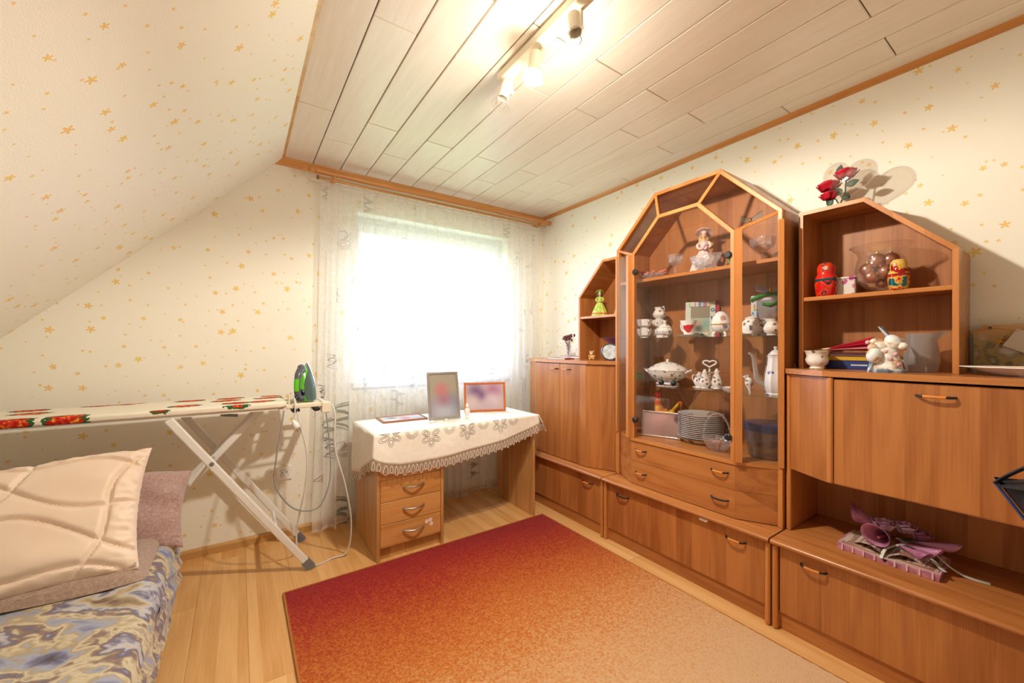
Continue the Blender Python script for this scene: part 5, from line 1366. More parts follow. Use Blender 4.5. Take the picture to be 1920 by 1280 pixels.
mk('gilt_rim', M().lathe([(.1275, .025), (.1295, .0262), (.1275, .0275), (.1255, .0272)], 44), M_gold, t, world=False)
pz_ = S0 + .0275
for i in range(13):
    t = thing('dinner_plate', 'sprigged dinner plate at the top of the stack' if i == 12 else 'gold-rimmed dinner plate within the stack on the platter', 'plate', (PX, PY, pz_ + i * .0102), 0, 'dinner plates stacked in the display cabinet')
    pr = [(0, .003), (.070, .003), (.073, 0), (.078, 0), (.112, .016), (.120, .019), (.118, .0205), (.108, .019), (.076, .006), (0, .006)]
    pr = [(0, .0012), (.070, .0012), (.073, 0), (.078, 0), (.110, .0035), (.1185, .0040), (.1205, .0055), (.1205, .0088), (.1185, .0092), (.108, .0080), (.076, .0032), (0, .0030)]
    if i == 0:
        d0 = mk('dish', M().lathe(pr, 44), M_plate, t, world=False); r0 = mk('gilt_rim', M().lathe([(.1200, .0078), (.1212, .0084), (.1200, .0092), (.1180, .0094)], 44), M_rimg, t, world=False)
    else:
        for q in (d0, r0):
            c_ = q.copy(); COL.objects.link(c_); c_.parent = t
t = thing('crystal_basket', 'cut crystal basket with an arched handle in front of the plates', 'basket', (2.020, 1.082, S0))
bk = M().lathe([(0, 0), (.034, 0), (.036, .006), (.050, .022), (.066, .050), (.070, .070), (.066, .070), (.060, .048), (.044, .022), (.028, .009), (0, .008)], 48, sx=.8, sy=1.05, flute=.07, fn=12)
mk('bowl', bk, M_crys, t, world=False)
mk('arched_handle', M().tube([(0, .070 * math.cos(PI * i / 20), .066 + .125 * math.sin(PI * i / 20)) for i in range(21)], .005, 8), M_crys, t, world=False)
M_pinkd = noisy('pink_petals', [(.4, rgb(200, 150, 150)), (.6, rgb(226, 190, 186))], 50, rough=.7)
rose_blob(t, (0, 0, .034), .030, M_pinkd, 7, 4, False)
t = thing('cake_box', 'clear round cake box with a dark blue lid behind the right side glass', 'container', (2.115, .885, S0))
mk('tub', M().lathe([(0, 0), (.080, 0), (.084, .004), (.094, .130), (.091, .130), (.081, .006), (0, .004)], 36), glass('smoky_plastic', (.80, .78, .80, 1), 1.5, .03, .12, (.5, .5, .56, 1)), t, world=False)
mk('lid', M().lathe([(.098, .128), (.100, .132), (.100, .160), (.094, .166), (0, .168)], 36), plain('navy_plastic', rgb(30, 42, 92), .25), t, world=False)
mk('contents', M().lathe([(0, .006), (.076, .006), (.080, .050), (0, .052)], 30), noisy('amber_biscuits', [(.4, rgb(110, 56, 30)), (.6, rgb(206, 140, 30))], 22, rough=.6), t, world=False)
# --- wooden top shelf of the display cabinet
t = thing('crystal_dish', 'oblong crystal dish filled with dried red blossoms on the top shelf', 'dish', (2.10, 1.520, ST), rz=math.radians(25))
mk('dish', M().lathe([(0, 0), (.045, 0), (.060, .024), (.068, .046), (.064, .046), (.055, .026), (0, .006)], 40, sx=.62, sy=1.35, flute=.04, fn=14), M_crys, t, world=False)
M_dryr = noisy('dried_red_blossom', [(.4, rgb(170, 60, 50)), (.6, rgb(216, 150, 130))], 60, rough=.8)
random.seed(21)
for i in range(20):
    mk('blossom', M().sphere((random.uniform(-.028, .025), random.uniform(-.075, .075), .036 + random.uniform(0, .020)), .0125, 8, 6, (1, 1, .8)), M_dryr, t, world=False)
def coupe(label, loc, R, h):
    t = thing('crystal_coupe', label, 'glass', loc, 0, 'crystal coupes on the top shelf')
    mk('bowl', M().lathe([(.006, h * .46), (R * .55, h * .52), (R * .92, h * .68), (R, h), (R * .94, h), (R * .86, h * .70), (R * .5, h * .56), (0, h * .52)], 36, flute=.03, fn=12), M_crys, t, world=False)
    mk('stem', M().lathe([(0, h * .47), (.008, h * .44), (.006, h * .30), (.009, h * .22), (.006, h * .10), (.010, h * .04)], 14), M_crys, t, world=False)
    mk('foot', M().lathe([(0, h * .05), (.012, h * .04), (R * .62, .003), (R * .62, 0), (0, 0)], 26), M_crys, t, world=False)
coupe('crystal coupe glass beside the doll on the top shelf', (2.045, 1.335, ST), .041, .118)
coupe('wide crystal coupe glass behind the right side glass', (2.055, .882, ST), .054, .112)
t = thing('crystal_bowl', 'scalloped cut crystal bowl in front of the doll on the top shelf', 'bowl', (2.030, 1.150, ST))
mk('bowl', M().lathe([(0, 0), (.034, 0), (.036, .006), (.052, .024), (.070, .056), (.078, .080), (.073, .080), (.064, .056), (.044, .024), (0, .010)], 54, sx=.55, sy=1.08, flute=.06, fn=14), M_crys, t, world=False)
# doll
M_skin = plain('doll_skin', rgb(228, 176, 152), .4)
M_hair = noisy('blond_hair', [(.4, rgb(176, 138, 80)), (.6, rgb(214, 184, 126))], 120, rough=.6, bump=.5, bscale=200, vec=(1, 1, .2))
M_lacew = noisy('ivory_lace_dress', [(.4, rgb(214, 186, 176)), (.6, rgb(240, 226, 216))], 90, rough=.8, bump=.5, bscale=120)
M_pinkh = noisy('pink_white_hat', [(.4, rgb(226, 190, 196)), (.6, rgb(244, 230, 230))], 60, rough=.8)
def doll(label, loc, rz, s, dress, hatm, hair, group=None, bouquet=True, hat_r=.042):
    t = thing('doll', label, 'doll', loc, rz, group)
    k = s / .25
    mk('skirt', M().lathe([(0, .0), (.070 * k, .0), (.072 * k, .006 * k), (.058 * k, .050 * k), (.036 * k, .098 * k), (.017 * k, .132 * k), (0, .132 * k)], 44, flute=.05, fn=11), dress, t, world=False)
    mk('bodice', M().lathe([(.016 * k, .128 * k), (.014 * k, .138 * k), (.021 * k, .160 * k), (.018 * k, .172 * k), (.008 * k, .178 * k), (0, .178 * k)], 20, sx=.75), dress, t, world=False)
    mk('neck', M().tube([(0, 0, .172 * k), (0, 0, .190 * k)], .006 * k, 10), M_skin, t, world=False)
    h = mk('head', M().sphere((0, 0, .203 * k), .0165 * k, 18, 12, (.9, .85, 1.12)), M_skin, t, world=False)
    for sg in (-1, 1):
        mk('eye', M().sphere((.0140 * k, sg * .0055 * k, .2055 * k), .0022 * k, 8, 6, (.5, 1, .7)), M_black, h, world=False)
        mk('arm', M().tube(smooth_path([(0, sg * .019 * k, .168 * k), (.008 * k, sg * .032 * k, .150 * k), (.022 * k, sg * .024 * k, .132 * k), (.030 * k, sg * .008 * k, .130 * k)], 4), [.0075 * k] * 7 + [.0055 * k] * 6, 8), dress, t, world=False)
        mk('hand', M().sphere((.033 * k, sg * .006 * k, .130 * k), .006 * k, 8, 6), M_skin, t, world=False)
    mk('mouth', M().sphere((.0150 * k, 0, .1960 * k), .0022 * k, 8, 6, (.5, 1.2, .6)), M_redm, h, world=False)
    mk('nose', M().sphere((.0155 * k, 0, .2010 * k), .0018 * k, 8, 6), M_skin, h, world=False)
    mk('hair', M().lathe([(.0178 * k, .224 * k - .03 * k), (.021 * k, .205 * k), (.019 * k, .218 * k), (.010 * k, .2245 * k), (0, .226 * k)], 20, c=(-.003 * k, 0, 0), a0=.75, ang=2 * PI - 1.5, close=False).sphere((-.009 * k, .014 * k, .184 * k), .013 * k, 10, 8, (.9, 1, 1.7)).sphere((-.009 * k, -.014 * k, .184 * k), .013 * k, 10, 8, (.9, 1, 1.7)), hair, t, world=False)
    mk('hat_brim', M().lathe([(.012 * k, .222 * k), (hat_r * .6 * k, .222 * k), (hat_r * k, .216 * k), (hat_r * k, .219 * k), (hat_r * .6 * k, .2255 * k), (.012 * k, .2255 * k)], 30).xf(Matrix.Translation((0, 0, .222 * k)) @ Matrix.Rotation(-.45, 4, 'Y') @ Matrix.Translation((-.004 * k, 0, -.222 * k))), hatm, t, world=False)
    mk('hat_crown', M().sphere((-.005 * k, 0, .224 * k), .0185 * k, 16, 8, (1, 1, .85)), hatm, t, world=False)
    if bouquet:
        for i in range(5):
            mk('bouquet_flower', M().sphere((.040 * k, (.004 + .007 * math.cos(i * 1.26)) * k, (.132 + .007 * math.sin(i * 1.26)) * k), .006 * k, 8, 6), plain('bouquet_pink', rgb(206, 120, 160), .7) if i % 2 else M_pinkh, t, world=False)
    return t
cam_dir = lambda x, y: math.atan2(-y, -x)
doll('blond doll in an ivory lace dress and wide hat on the top shelf', (2.125, 1.212, ST), cam_dir(2.125, 1.212), .262, M_lacew, M_pinkh, M_hair)
t = thing('wire_basket', 'tiny gold wire basket with green leaves near the top door hinge', 'ornament', (2.075, 1.040, ST))
mk('basket', M().lathe([(0, 0), (.014, 0), (.020, .022), (.018, .022), (.012, .003), (0, .003)], 18), M_gold, t, world=False)
for i in range(4):
    solid(mk('leaf', M().surf(lambda u, v: ((u - .5) * .02 * math.cos(i), .018 * math.cos(i * 1.6) * u + (v - .5) * .016, .020 + .034 * u + .004 * v), 5, 3), M_gl, t, world=False, fixn=False), .0008)
mk('handle', M().tube([(0, .018 * math.cos(PI * i / 12), .020 + .040 * math.sin(PI * i / 12)) for i in range(13)], .0015, 6), M_gold, t, world=False)
teapot('toy_teapot', 'little white and brown toy teapot behind the wide crystal coupe', (2.185, .862, ST), .036, .074, math.radians(120), porcelain('brown_patch_china', rgb(232, 214, 190), [(0, rgb(190, 130, 70)), (.5, rgb(70, 60, 56))], 16, .4))
# ------------------------------------------------------------------ left shelf and cupboard top
TT = ZT + .0003; LS = 1.3968
M_limed = noisy('lime_dress', [(.4, rgb(150, 190, 80)), (.55, rgb(206, 214, 110)), (.62, rgb(226, 200, 70))], 30, rough=.35)
M_limeh = plain('lime_hat', rgb(176, 204, 110), .4)
M_brunette = plain('dark_brown_hair', rgb(58, 36, 30), .5)
def green_doll(label, loc):
    t = doll(label, loc, cam_dir(loc[0], loc[1]), .196, M_limed, M_limeh, M_brunette, 'lime dressed dolls on the slant shelf', False, .036)
    mk('hem_band', M().lathe([(.0545, .010), (.0555, .014), (.0520, .020), (.0515, .016)], 30, flute=.05, fn=11), plain('orange_ruffle', rgb(214, 90, 50), .6), t, world=False)
    mk('stand', M().lathe([(0, 0), (.058, 0), (.056, .003), (0, .003)], 24), M_limeh, t, world=False)
green_doll('lime green dressed doll in a wide hat on the small slant shelf', (2.125, 1.985, LS))
green_doll('second lime dressed doll, half hidden behind the display cabinet side', (2.150, 1.800, LS))
t = thing('teddy_figurine', 'tiny golden teddy figurine on the two-door cupboard', 'figurine', (2.045, 1.985, TT), rz=cam_dir(2.045, 1.985))
M_honey = noisy('honey_glaze', [(.4, rgb(190, 128, 60)), (.6, rgb(226, 184, 120))], 60, rough=.3)
mk('body', M().sphere((0, 0, .020), .020, 16, 10, (.9, 1, 1)), M_honey, t, world=False)
hd = mk('head', M().sphere((.004, 0, .049), .0145, 16, 10), M_honey, t, world=False)
for sg in (-1, 1):
    mk('ear', M().sphere((0, sg * .0125, .061), .0055, 10, 8), M_honey, hd, world=False)
    mk('arm', M().sphere((.010, sg * .018, .026), .008, 10, 8, (1, .8, 1.3)), M_honey, t, world=False)
    mk('leg', M().sphere((.016, sg * .012, .009), .009, 10, 8, (1.3, .9, .9)), M_honey, t, world=False)
mk('muzzle', M().sphere((.017, 0, .045), .006, 10, 8), M_biscuit, hd, world=False)
t = thing('round_plaque', 'round silver-blue plaque standing on edge on the two-door cupboard', 'plaque', (2.060, 1.832, TT), rz=cam_dir(2.06, 1.832))
Rp = Matrix.Translation((0, 0, .0595)) @ Matrix.Rotation(PI / 2 - .12, 4, 'Y')
mk('disc', M().lathe([(0, .004), (.050, .004), (.050, .0), (.050, -.006), (0, -.006)], 40).xf(Rp), noisy('frosted_silver', [(.4, rgb(176, 188, 200)), (.6, rgb(214, 222, 230))], 40, rough=.4, bump=.3, bscale=60), t, world=False)
mk('rim', M().lathe([(.050, -.007), (.058, -.006), (.0585, .004), (.055, .008), (.050, .005)], 40).xf(Rp), plain('blue_grey_metal', rgb(96, 108, 124), .3, .7), t, world=False)
mk('prop', M().hull([(-.006, -.01, .07), (-.006, .01, .07), (-.040, -.014, .0005), (-.040, .014, .0005), (-.036, -.014, .0005), (-.036, .014, .0005)]), M_black, t, world=False, smooth=False)
t = thing('purple_bowl', 'footed purple glass bowl behind the round plaque', 'bowl', (2.170, 1.868, TT))
mk('bowl', M().lathe([(0, .106), (.030, .110), (.075, .132), (.105, .156), (.108, .159), (.100, .156), (.070, .138), (0, .114)], 48, flute=.02, fn=24), M_purpg, t, world=False)
mk('foot', M().lathe([(0, .108), (.014, .106), (.010, .080), (.010, .030), (.020, .010), (.046, .004), (.046, 0), (0, 0)], 28), M_purpg, t, world=False)
t = thing('flower_vase', 'slim crystal vase with dried purple flowers on the two-door cupboard', 'vase', (2.105, 2.290, TT))
mk('vase', M().lathe([(0, 0), (.020, 0), (.021, .004), (.012, .014), (.011, .030), (.017, .070), (.023, .105), (.021, .105), (.015, .070), (.008, .030), (0, .016)], 24, flute=.04, fn=8), M_crys, t, world=False)
M_dryp = noisy('dried_purple', [(.4, rgb(84, 40, 50)), (.6, rgb(140, 84, 80))], 60, rough=.9)
random.seed(9)
for i in range(16):
    a = random.uniform(0, 2 * PI); r_ = random.uniform(.004, .048); z = .165 + random.uniform(-.02, .035) - r_ * .3
    tip = (r_ * math.cos(a), r_ * math.sin(a), z)
    st_ = mk('stem', M().tube([(0, 0, .03), (r_ * .25 * math.cos(a), r_ * .25 * math.sin(a), .10), tip], .0013, 5), M_dryp, t, world=False)
    fl_ = M()
    for q in range(5):
        fl_.sphere((tip[0] + random.uniform(-.009, .009), tip[1] + random.uniform(-.009, .009), tip[2] + random.uniform(-.006, .010)), .0065, 6, 5)
    mk('blossom', fl_, M_dryp, st_, world=False)
for q in range(8):
    a = 2 * PI * q / 8
    solid(mk('daisy_petal', M().surf(lambda u, v: (-.044 - .004 * u, .040 + .018 * u * math.cos(a) - (v - .5) * .009 * math.sin(a), .122 + .018 * u * math.sin(a) + (v - .5) * .009 * math.cos(a)), 4, 3), M_paper, t, world=False, fixn=False), .0008)
mk('daisy_eye', M().sphere((-.049, .040, .122), .006, 10, 8), plain('daisy_yellow', rgb(236, 200, 40), .6), t, world=False)
M_redc = plain('red_brown_cover', rgb(160, 72, 56), .45)
t = thing('flat_album', 'flat red-brown album lying behind the vase on the two-door cupboard', 'album', (2.215, 2.30, TT))
mk('cover', M().cham(2.165, 2.285, 2.16, 2.46, TT, TT + .018, .002), M_redc, t, smooth=False)
mk('pages', M().box(2.1635, 2.165, 2.163, 2.457, TT + .003, TT + .015), M_paper, t, smooth=False)
t = thing('flat_album', 'thin red-brown folder lying at the front of the two-door cupboard', 'album', (2.0, 2.14, TT))
mk('cover', M().cham(1.965, 2.060, 2.175, 2.375, TT, TT + .010, .0015), M_redc, t, smooth=False)
mk('pages', M().box(1.9635, 1.965, 2.178, 2.372, TT + .002, TT + .008), M_paper, t, smooth=False)

# ------------------------------------------------------------------ on top of the drop-front cupboard
t = thing('china_pot', 'small sprigged china pot with flared rim beside the stacked books', 'pot', (2.050, .665, TT))
mk('pot', M().lathe([(0, 0), (.026, 0), (.028, .004), (.024, .010), (.036, .022), (.041, .038), (.036, .054), (.040, .068), (.046, .077), (.043, .078), (.036, .068), (.032, .054), (.036, .036), (.020, .014), (0, .012)], 30, flute=.02, fn=10), M_china, t, world=False)
def book(label, x0, x1, y0, y1, z, th, mat, rz=0, group='books stacked in the slant shelf', spine_text=False):
    t = thing('book', label, 'book', ((x0 + x1) / 2, (y0 + y1) / 2, z), rz, group)
    hx, hy = (x1 - x0) / 2, (y1 - y0) / 2
    mk('cover', M().box(-hx, hx, -hy, hy, 0, .0022).box(-hx, hx, -hy, hy, th - .0022, th).box(-hx, -hx + .0025, -hy, hy, 0, th), mat, t, world=False, smooth=False)
    mk('pages', M().box(-hx + .0025, hx - .004, -hy + .004, hy - .004, .0022, th - .0022), M_paper, t, world=False, smooth=False)
    if spine_text:
        random.seed(4); mb = M(); y = hy * .05
        for i in range(9):
            wdt = random.uniform(.003, .006); mb.box(-hx - .0004, -hx, y - wdt, y, th * .42, th * .58); y -= wdt + .0016
        mk('spine_lettering', mb, M_paper, t, world=False, smooth=False)
    return t
bx_, by_ = 2.120, .490
book('thick dark blue book at the bottom of the stack', bx_, bx_ + .13, by_ - .01, by_ + .165, TT, .036, plain('navy_cloth', rgb(30, 52, 120), .5), .05, spine_text=True)
book('yellow-edged book lying on the dark blue book', bx_, bx_ + .13, by_ - .005, by_ + .160, TT + .0364, .017, plain('mustard_cloth', rgb(206, 160, 40), .45), .02)
book('brown book lying above the yellow-edged one', bx_ + .003, bx_ + .12, by_, by_ + .150, TT + .0538, .010, plain('brown_cloth', rgb(110, 66, 52), .5), -.03)
book('thin plum booklet at the top of the stack', bx_ + .006, bx_ + .12, by_ + .004, by_ + .150, TT + .0642, .005, plain('plum_cloth', rgb(120, 60, 84), .5), .06)
# folded red paper umbrella on the books
t = thing('paper_umbrella', 'folded red paper umbrella with a tasselled tip lying on the books', 'umbrella', (2.175, .60, TT + .07))
pA, pB = Vector((2.170, .695, TT + .080)), Vector((2.170, .505, TT + .108))
M_redp = plain('red_paper', rgb(170, 14, 40), .5)
cn = M()
for i in range(8):
    a0, a1 = 2 * PI * i / 8, 2 * PI * (i + 1) / 8; am_ = (a0 + a1) / 2
    q = [pA, pB + Vector((math.cos(a0) * .036, 0, math.sin(a0) * .030)), pB + Vector((math.cos(am_) * .020, .01, math.sin(am_) * .018)), pB + Vector((math.cos(a1) * .036, 0, math.sin(a1) * .030))]
    cn.add(q, [(0, 1, 2), (0, 2, 3)])
mk('folded_canopy', cn, M_redp, t, smooth=False, fixn=False)
mk('stick', M().tube([pA + Vector((0, .02, -.002)), pB, pB + Vector((0, -.03, .004))], .005, 8), M_dy, t)
mk('collar', M().tube([pB + Vector((0, -.004, 0)), pB + Vector((0, -.03, .004))], [.024, .014], 14), plain('skin_wood', rgb(212, 160, 120), .5), t)
for i in range(7):
    a = i * .9
    mk('tassel_strand', M().tube(smooth_path([pB + Vector((0, -.028, .004)), pB + Vector((.010 * math.cos(a), -.045, .012 + .010 * math.sin(a))), pB + Vector((.016 * math.cos(a), -.066, .016 + .012 * math.sin(a)))], 4), .0025, 5), M_redp, t)
# bird group
t = thing('bird_figurine', 'glossy white porcelain group of birds on a flowering stump', 'figurine', (2.000, .428, TT), rz=cam_dir(2.0, .428))
M_birdp = noisy('pearl_glaze', [(.35, rgb(214, 220, 226)), (.5, rgb(240, 236, 230)), (.62, rgb(206, 176, 130)), (.68, rgb(236, 190, 180))], 26, rough=.1)
M_bluew = noisy('blue_grey_wing', [(.4, rgb(110, 124, 140)), (.6, rgb(190, 202, 212))], 40, rough=.12)
random.seed(31)
def lump(u, v):
    a = 2 * PI * u; z = .088 * v; r_ = .042 * (1 - .45 * v ** 1.5) * (1 + .22 * noise.noise(Vector((math.cos(a) * 1.6, math.sin(a) * 1.6, v * 3 + 2))))
    return (r_ * math.cos(a) * .75, r_ * math.sin(a), z)
mk('stump', M().surf(lump, 28, 14, cu=True).sphere((0, 0, .078), .030, 14, 8, (.7, 1, .6)), M_birdp, t, world=False)
mk('base', M().lathe([(0, 0), (.048, 0), (.050, .008), (.040, .014), (0, .016)], 26, sx=.75, flute=.05, fn=9), M_bluew, t, world=False)
def bird(parent, c, s, yaw, pitch):
    R = Matrix.Translation(c) @ Matrix.Rotation(yaw, 4, 'Z') @ Matrix.Rotation(pitch, 4, 'Y')
    b = mk('bird', M().sphere((0, 0, 0), .024 * s, 16, 10, (1.25, .95, 1)).sphere((.026 * s, 0, .018 * s), .0145 * s, 14, 8), M_birdp, parent, world=False)
    b.matrix_local = R
    mk('tail', M().hull([(-.020 * s, -.008 * s, .004 * s), (-.020 * s, .008 * s, .004 * s), (-.020 * s, 0, -.008 * s), (-.070 * s, -.013 * s, -.004 * s), (-.070 * s, .013 * s, -.004 * s), (-.070 * s, .013 * s, -.009 * s), (-.070 * s, -.013 * s, -.009 * s)]), M_bluew, b, world=False)
    mk('beak', M().tube([(.038 * s, 0, .018 * s), (.050 * s, 0, .015 * s)], [.004 * s, .0006], 8), M_honey, b, world=False)
bird(t, (0.004, .014, .112), 1.0, 1.2, 1.1)
bird(t, (.022, -.038, .062), 1.0, .6, -1.25)
bird(t, (.0, -.020, .098), .8, -1.6, -.15)
mk('branch', M().tube(smooth_path([(0, -.01, .085), (-.006, -.035, .106), (-.006, -.062, .108)], 5), [.010] * 4 + [.007] * 4 + [.004] * 3, 8), M_birdp, t, world=False)
for q in ((.024, .006, .050), (.022, .020, .066), (.018, -.006, .076), (-.004, -.056, .112), (.020, .030, .030)):
    mk('tiny_rose', M().sphere(q, .008, 10, 8), M_pinkd, t, world=False)
# frosted jug
fj = [(0, 0), (.80, 0), (.84, .03), (.98, .20), (1.0, .40), (.92, .62), (.84, .80), (.86, .97), (.83, .97), (.80, .80), (.88, .62), (.95, .40), (.93, .20), (.78, .05), (0, .04)]
jug('measuring_jug', 'frosted plastic jug with a pointed spout behind the bird figurine', 'jug', (2.150, .365, TT), .050, .150, math.radians(82), M_frost, fj, .75, (.25, .80), .022, .006, .75)
# printed gift bag with tag
t_ = NT('still_life_print'); co = t_.n('TexCoord')
vo = t_.n('TexVoronoi', {'Vector': (co, 'Object'), 'Scale': 26.0}); nz = t_.n('TexNoise', {'Vector': (co, 'Object'), 'Scale': 14.0, 'Detail': 4.0})
sp = t_.n('SeparateXYZ', {0: (co, 'Object')})
c1 = t_.ramp(t_.math('ADD', (nz, 'Fac'), t_.math('MULTIPLY', (vo, 'Distance'), -.25)), [(.25, rgb(206, 196, 184)), (.38, rgb(150, 136, 112)), (.46, rgb(176, 156, 96)), (.56, rgb(112, 108, 96)), (.66, rgb(198, 176, 140))])
c2 = t_.mix(t_.n('MapRange', {0: (sp, 'Z'), 1: .11, 2: .15, 3: 0.0, 4: 1.0}), (c1, 0), rgb(206, 164, 110))
M_still = t_.done(t_.pbr(c2, .5))
t = thing('gift_bag', 'flat printed gift bag with a still-life picture leaning on the wallpaper', 'gift bag', (2.270, .10, TT))
mk('bag', M().prism([(.245, 0), (-.06, 0), (-.06, .174), (.222, .174), (.245, .150)], -.020, .018, 'x').move(2.270, 0, TT).move(0, 0, 0), M_still, t)
t['label'] = 'flat gift bag printed with a still life, leaning on the wallpaper'
mk('eyelet', M().lathe([(0, 0), (.005, 0), (.005, .002), (0, .002)], 14).xf(Matrix.Translation((2.2498, .205, TT + .163)) @ Matrix.Rotation(-PI / 2, 4, 'Y')), M_black, t)
tg = Matrix.Translation((2.238, .128, TT + .112)) @ Matrix.Rotation(.50, 4, 'X') @ Matrix.Rotation(-.05, 4, 'Y')
mk('gift_tag', M().box(-.001, .001, -.036, .036, -.034, .034).xf(tg), plain('grey_card', rgb(214, 200, 186), .7), t, smooth=False)
mk('tag_ribbon', M().tube(smooth_path([(2.246, .245, TT + .155), (2.240, .19, TT + .162), (2.238, .145, TT + .150), (2.240, .09, TT + .165), (2.245, .02, TT + .160)], 5), .0035, 6, flat=.3), plain('raffia', rgb(196, 150, 90), .7), t)
mk('tinsel_star', (lambda mb: [mb.tube([(2.248, .180, TT + .115), (2.246, .180 + .024 * math.cos(i * PI / 6), TT + .115 + .024 * math.sin(i * PI / 6))], .0012, 5) for i in range(12)] and mb)(M()), M_gold, t)
M_wpl = plain('white_melamine', rgb(240, 238, 238), .2)
t = thing('oval_platter', 'white oval platter holding a white napkin on the drop-front cupboard', 'platter', (2.060, .075, TT))
mk('dish', M().lathe([(0, .005), (.070, .005), (.074, 0), (.080, 0), (.125, .022), (.150, .028), (.148, .030), (.122, .026), (.078, .008), (0, .008)], 44, sx=.62, sy=1.22), M_wpl, t, world=False)
mk('inlay', M().lathe([(0, .0085), (.074, .0085), (.120, .0275), (.118, .0290), (.072, .0100), (0, .0100)], 44, sx=.60, sy=1.20), plain('wood_inlay', rgb(232, 196, 160), .4), t, world=False)
t = thing('folded_napkin', 'white folded paper napkins fanned upright on the oval platter', 'napkin', (2.050, .045, TT + .011))
for i in range(6):
    a = .10 * (i - 3)
    mk('napkin_leaf', M().prism([(.062 * math.cos(PI * q / 14), .088 * math.sin(PI * q / 14)) for q in range(15)], -.0015, .0015, 'x').xf(Matrix.Translation((.012 * (i - 2.5) * .9, 0, 0)) @ Matrix.Rotation(a * .3, 4, 'Y')), M_paper, t, world=False, smooth=False)

# ------------------------------------------------------------------ inside the right slant shelf
def matryoshka(label, loc, s, cols, rz):
    t = thing('nesting_doll', label, 'nesting doll', loc, rz, 'nesting dolls on the slant shelf')
    k = s
    body_m = noisy('lacquer_' + label[:6], [(.38, cols[0]), (.46, cols[1]), (.53, cols[2]), (.60, cols[3])], 26, rough=.08, interp='CONSTANT')
    mk('lower_half', M().lathe([(0, 0), (.20 * k, 0), (.225 * k, .02 * k), (.255 * k, .16 * k), (.270 * k, .34 * k), (.262 * k, .50 * k), (0, .50 * k)], 32), body_m, t, world=False)
    up_m = noisy('lacquer_top_' + label[:6], [(.40, cols[3]), (.50, cols[1]), (.58, cols[4])], 30, rough=.08, interp='CONSTANT')
    mk('upper_half', M().lathe([(.264 * k, .502 * k), (.245 * k, .58 * k), (.205 * k, .66 * k), (.215 * k, .76 * k), (.205 * k, .88 * k), (.150 * k, .97 * k), (.07 * k, 1.0 * k), (0, 1.005 * k)], 32), up_m, t, world=False)
    f_ = mk('face', M().sphere((.120 * k, 0, .80 * k), .125 * k, 18, 12, (.82, .85, 1.0)), M_skin, t, world=False)
    for sg in (-1, 1): mk('eye', M().sphere((.215 * k, sg * .045 * k, .82 * k), .014 * k, 8, 6, (.5, 1.3, .8)), M_black, f_, world=False)
    mk('mouth', M().sphere((.218 * k, 0, .745 * k), .014 * k, 8, 6, (.5, 1.2, .6)), M_redm, f_, world=False)
    mk('fringe', M().sphere((.085 * k, 0, .845 * k), .132 * k, 18, 12, (.80, .98, .95)), M_brunette, t, world=False)
    mk('sash', M().lathe([(.266 * k, .44 * k), (.272 * k, .47 * k), (.268 * k, .51 * k)], 30), plain('sash_' + label[:6], cols[4], .1), t, world=False)
RS = 1.3968
matryoshka('red lacquered nesting doll at the left of the slant shelf', (2.120, .655, RS), .150, [rgb(196, 30, 26), rgb(214, 60, 20), rgb(60, 40, 50), rgb(206, 40, 40), rgb(20, 70, 80)], cam_dir(2.12, .655))
matryoshka('gold and teal nesting doll in front of the glass bowl', (2.088, .416, RS), .118, [rgb(18, 80, 92), rgb(206, 160, 60), rgb(196, 40, 24), rgb(216, 176, 90), rgb(150, 24, 24)], cam_dir(2.105, .422) - .5)
t = thing('flower_tin', 'small white square tin printed with magenta flowers beside the red nesting doll', 'tin', (2.175, .602, RS), rz=.15)
M_tin = porcelain('magenta_flower_print', rgb(222, 214, 208), [(0, rgb(176, 40, 120)), (.6, rgb(200, 90, 150)), (.85, rgb(110, 110, 100))], 32, .36, .35)
mk('tin_body', M().cham(-.030, .030, -.036, .036, 0, .072, .004), M_tin, t, world=False)
mk('tin_lid', M().cham(-.031, .031, -.037, .037, .0722, .082, .003), M_tin, t, world=False)
t = thing('glass_bowl', 'footed clear glass bowl with a wide rim filled with copper baubles', 'bowl', (2.182, .490, RS))
gp = [(0, .010), (.020, .012), (.046, .022), (.072, .055), (.082, .095), (.078, .130), (.070, .150), (.074, .170), (.092, .190), (.100, .196), (.098, .198), (.088, .192), (.070, .172), (.066, .150), (.074, .130), (.078, .095), (.068, .056), (.044, .026), (0, .016)]
mk('bowl', M().lathe(gp, 40), M_clear, t, world=False)
mk('foot', M().lathe([(0, .010), (.016, .010), (.020, .006), (.044, .003), (.044, 0), (0, 0)], 30), M_clear, t, world=False)
M_copper = plain('copper_bauble', rgb(206, 146, 128), .25, .85)
bs = [(-.040, .040, .095, .027), (-.052, .000, .125, .030), (-.030, -.045, .125, .029), (-.044, .018, .062, .027), (-.046, -.030, .078, .027), (.030, .030, .105, .029), (.034, -.028, .095, .029), (.010, 0, .066, .027), (-.012, -.008, .035, .019), (0, .002, .128, .027)]
for i, (a, b, c, r_) in enumerate(bs):
    d_ = math.hypot(a, b)
    lim = .073 - r_ if c > .05 else .04
    if d_ > lim > 0: a, b = a * lim / d_, b * lim / d_
    q = thing('bauble', 'matt copper bauble inside the footed glass bowl', 'bauble', (2.182 + a, .490 + b, RS + c - r_ + .006), 0, 'copper baubles in the glass bowl')
    mk('ball', M().sphere((0, 0, r_), r_, 20, 12), M_copper, q, world=False)
    mk('cap', M().lathe([(0, 2 * r_ + .006), (.005, 2 * r_ + .005), (.0055, 2 * r_ - .002)], 12), M_gold, q, world=False)
t = thing('sweet_wrapper', 'small red and white wrapped sweets at the low end of the slant shelf', 'sweet', (2.175, .315, RS))
mk('red_sweet', M().cham(-.008, .008, -.028, .004, 0, .010, .003), M_redm, t, world=False)
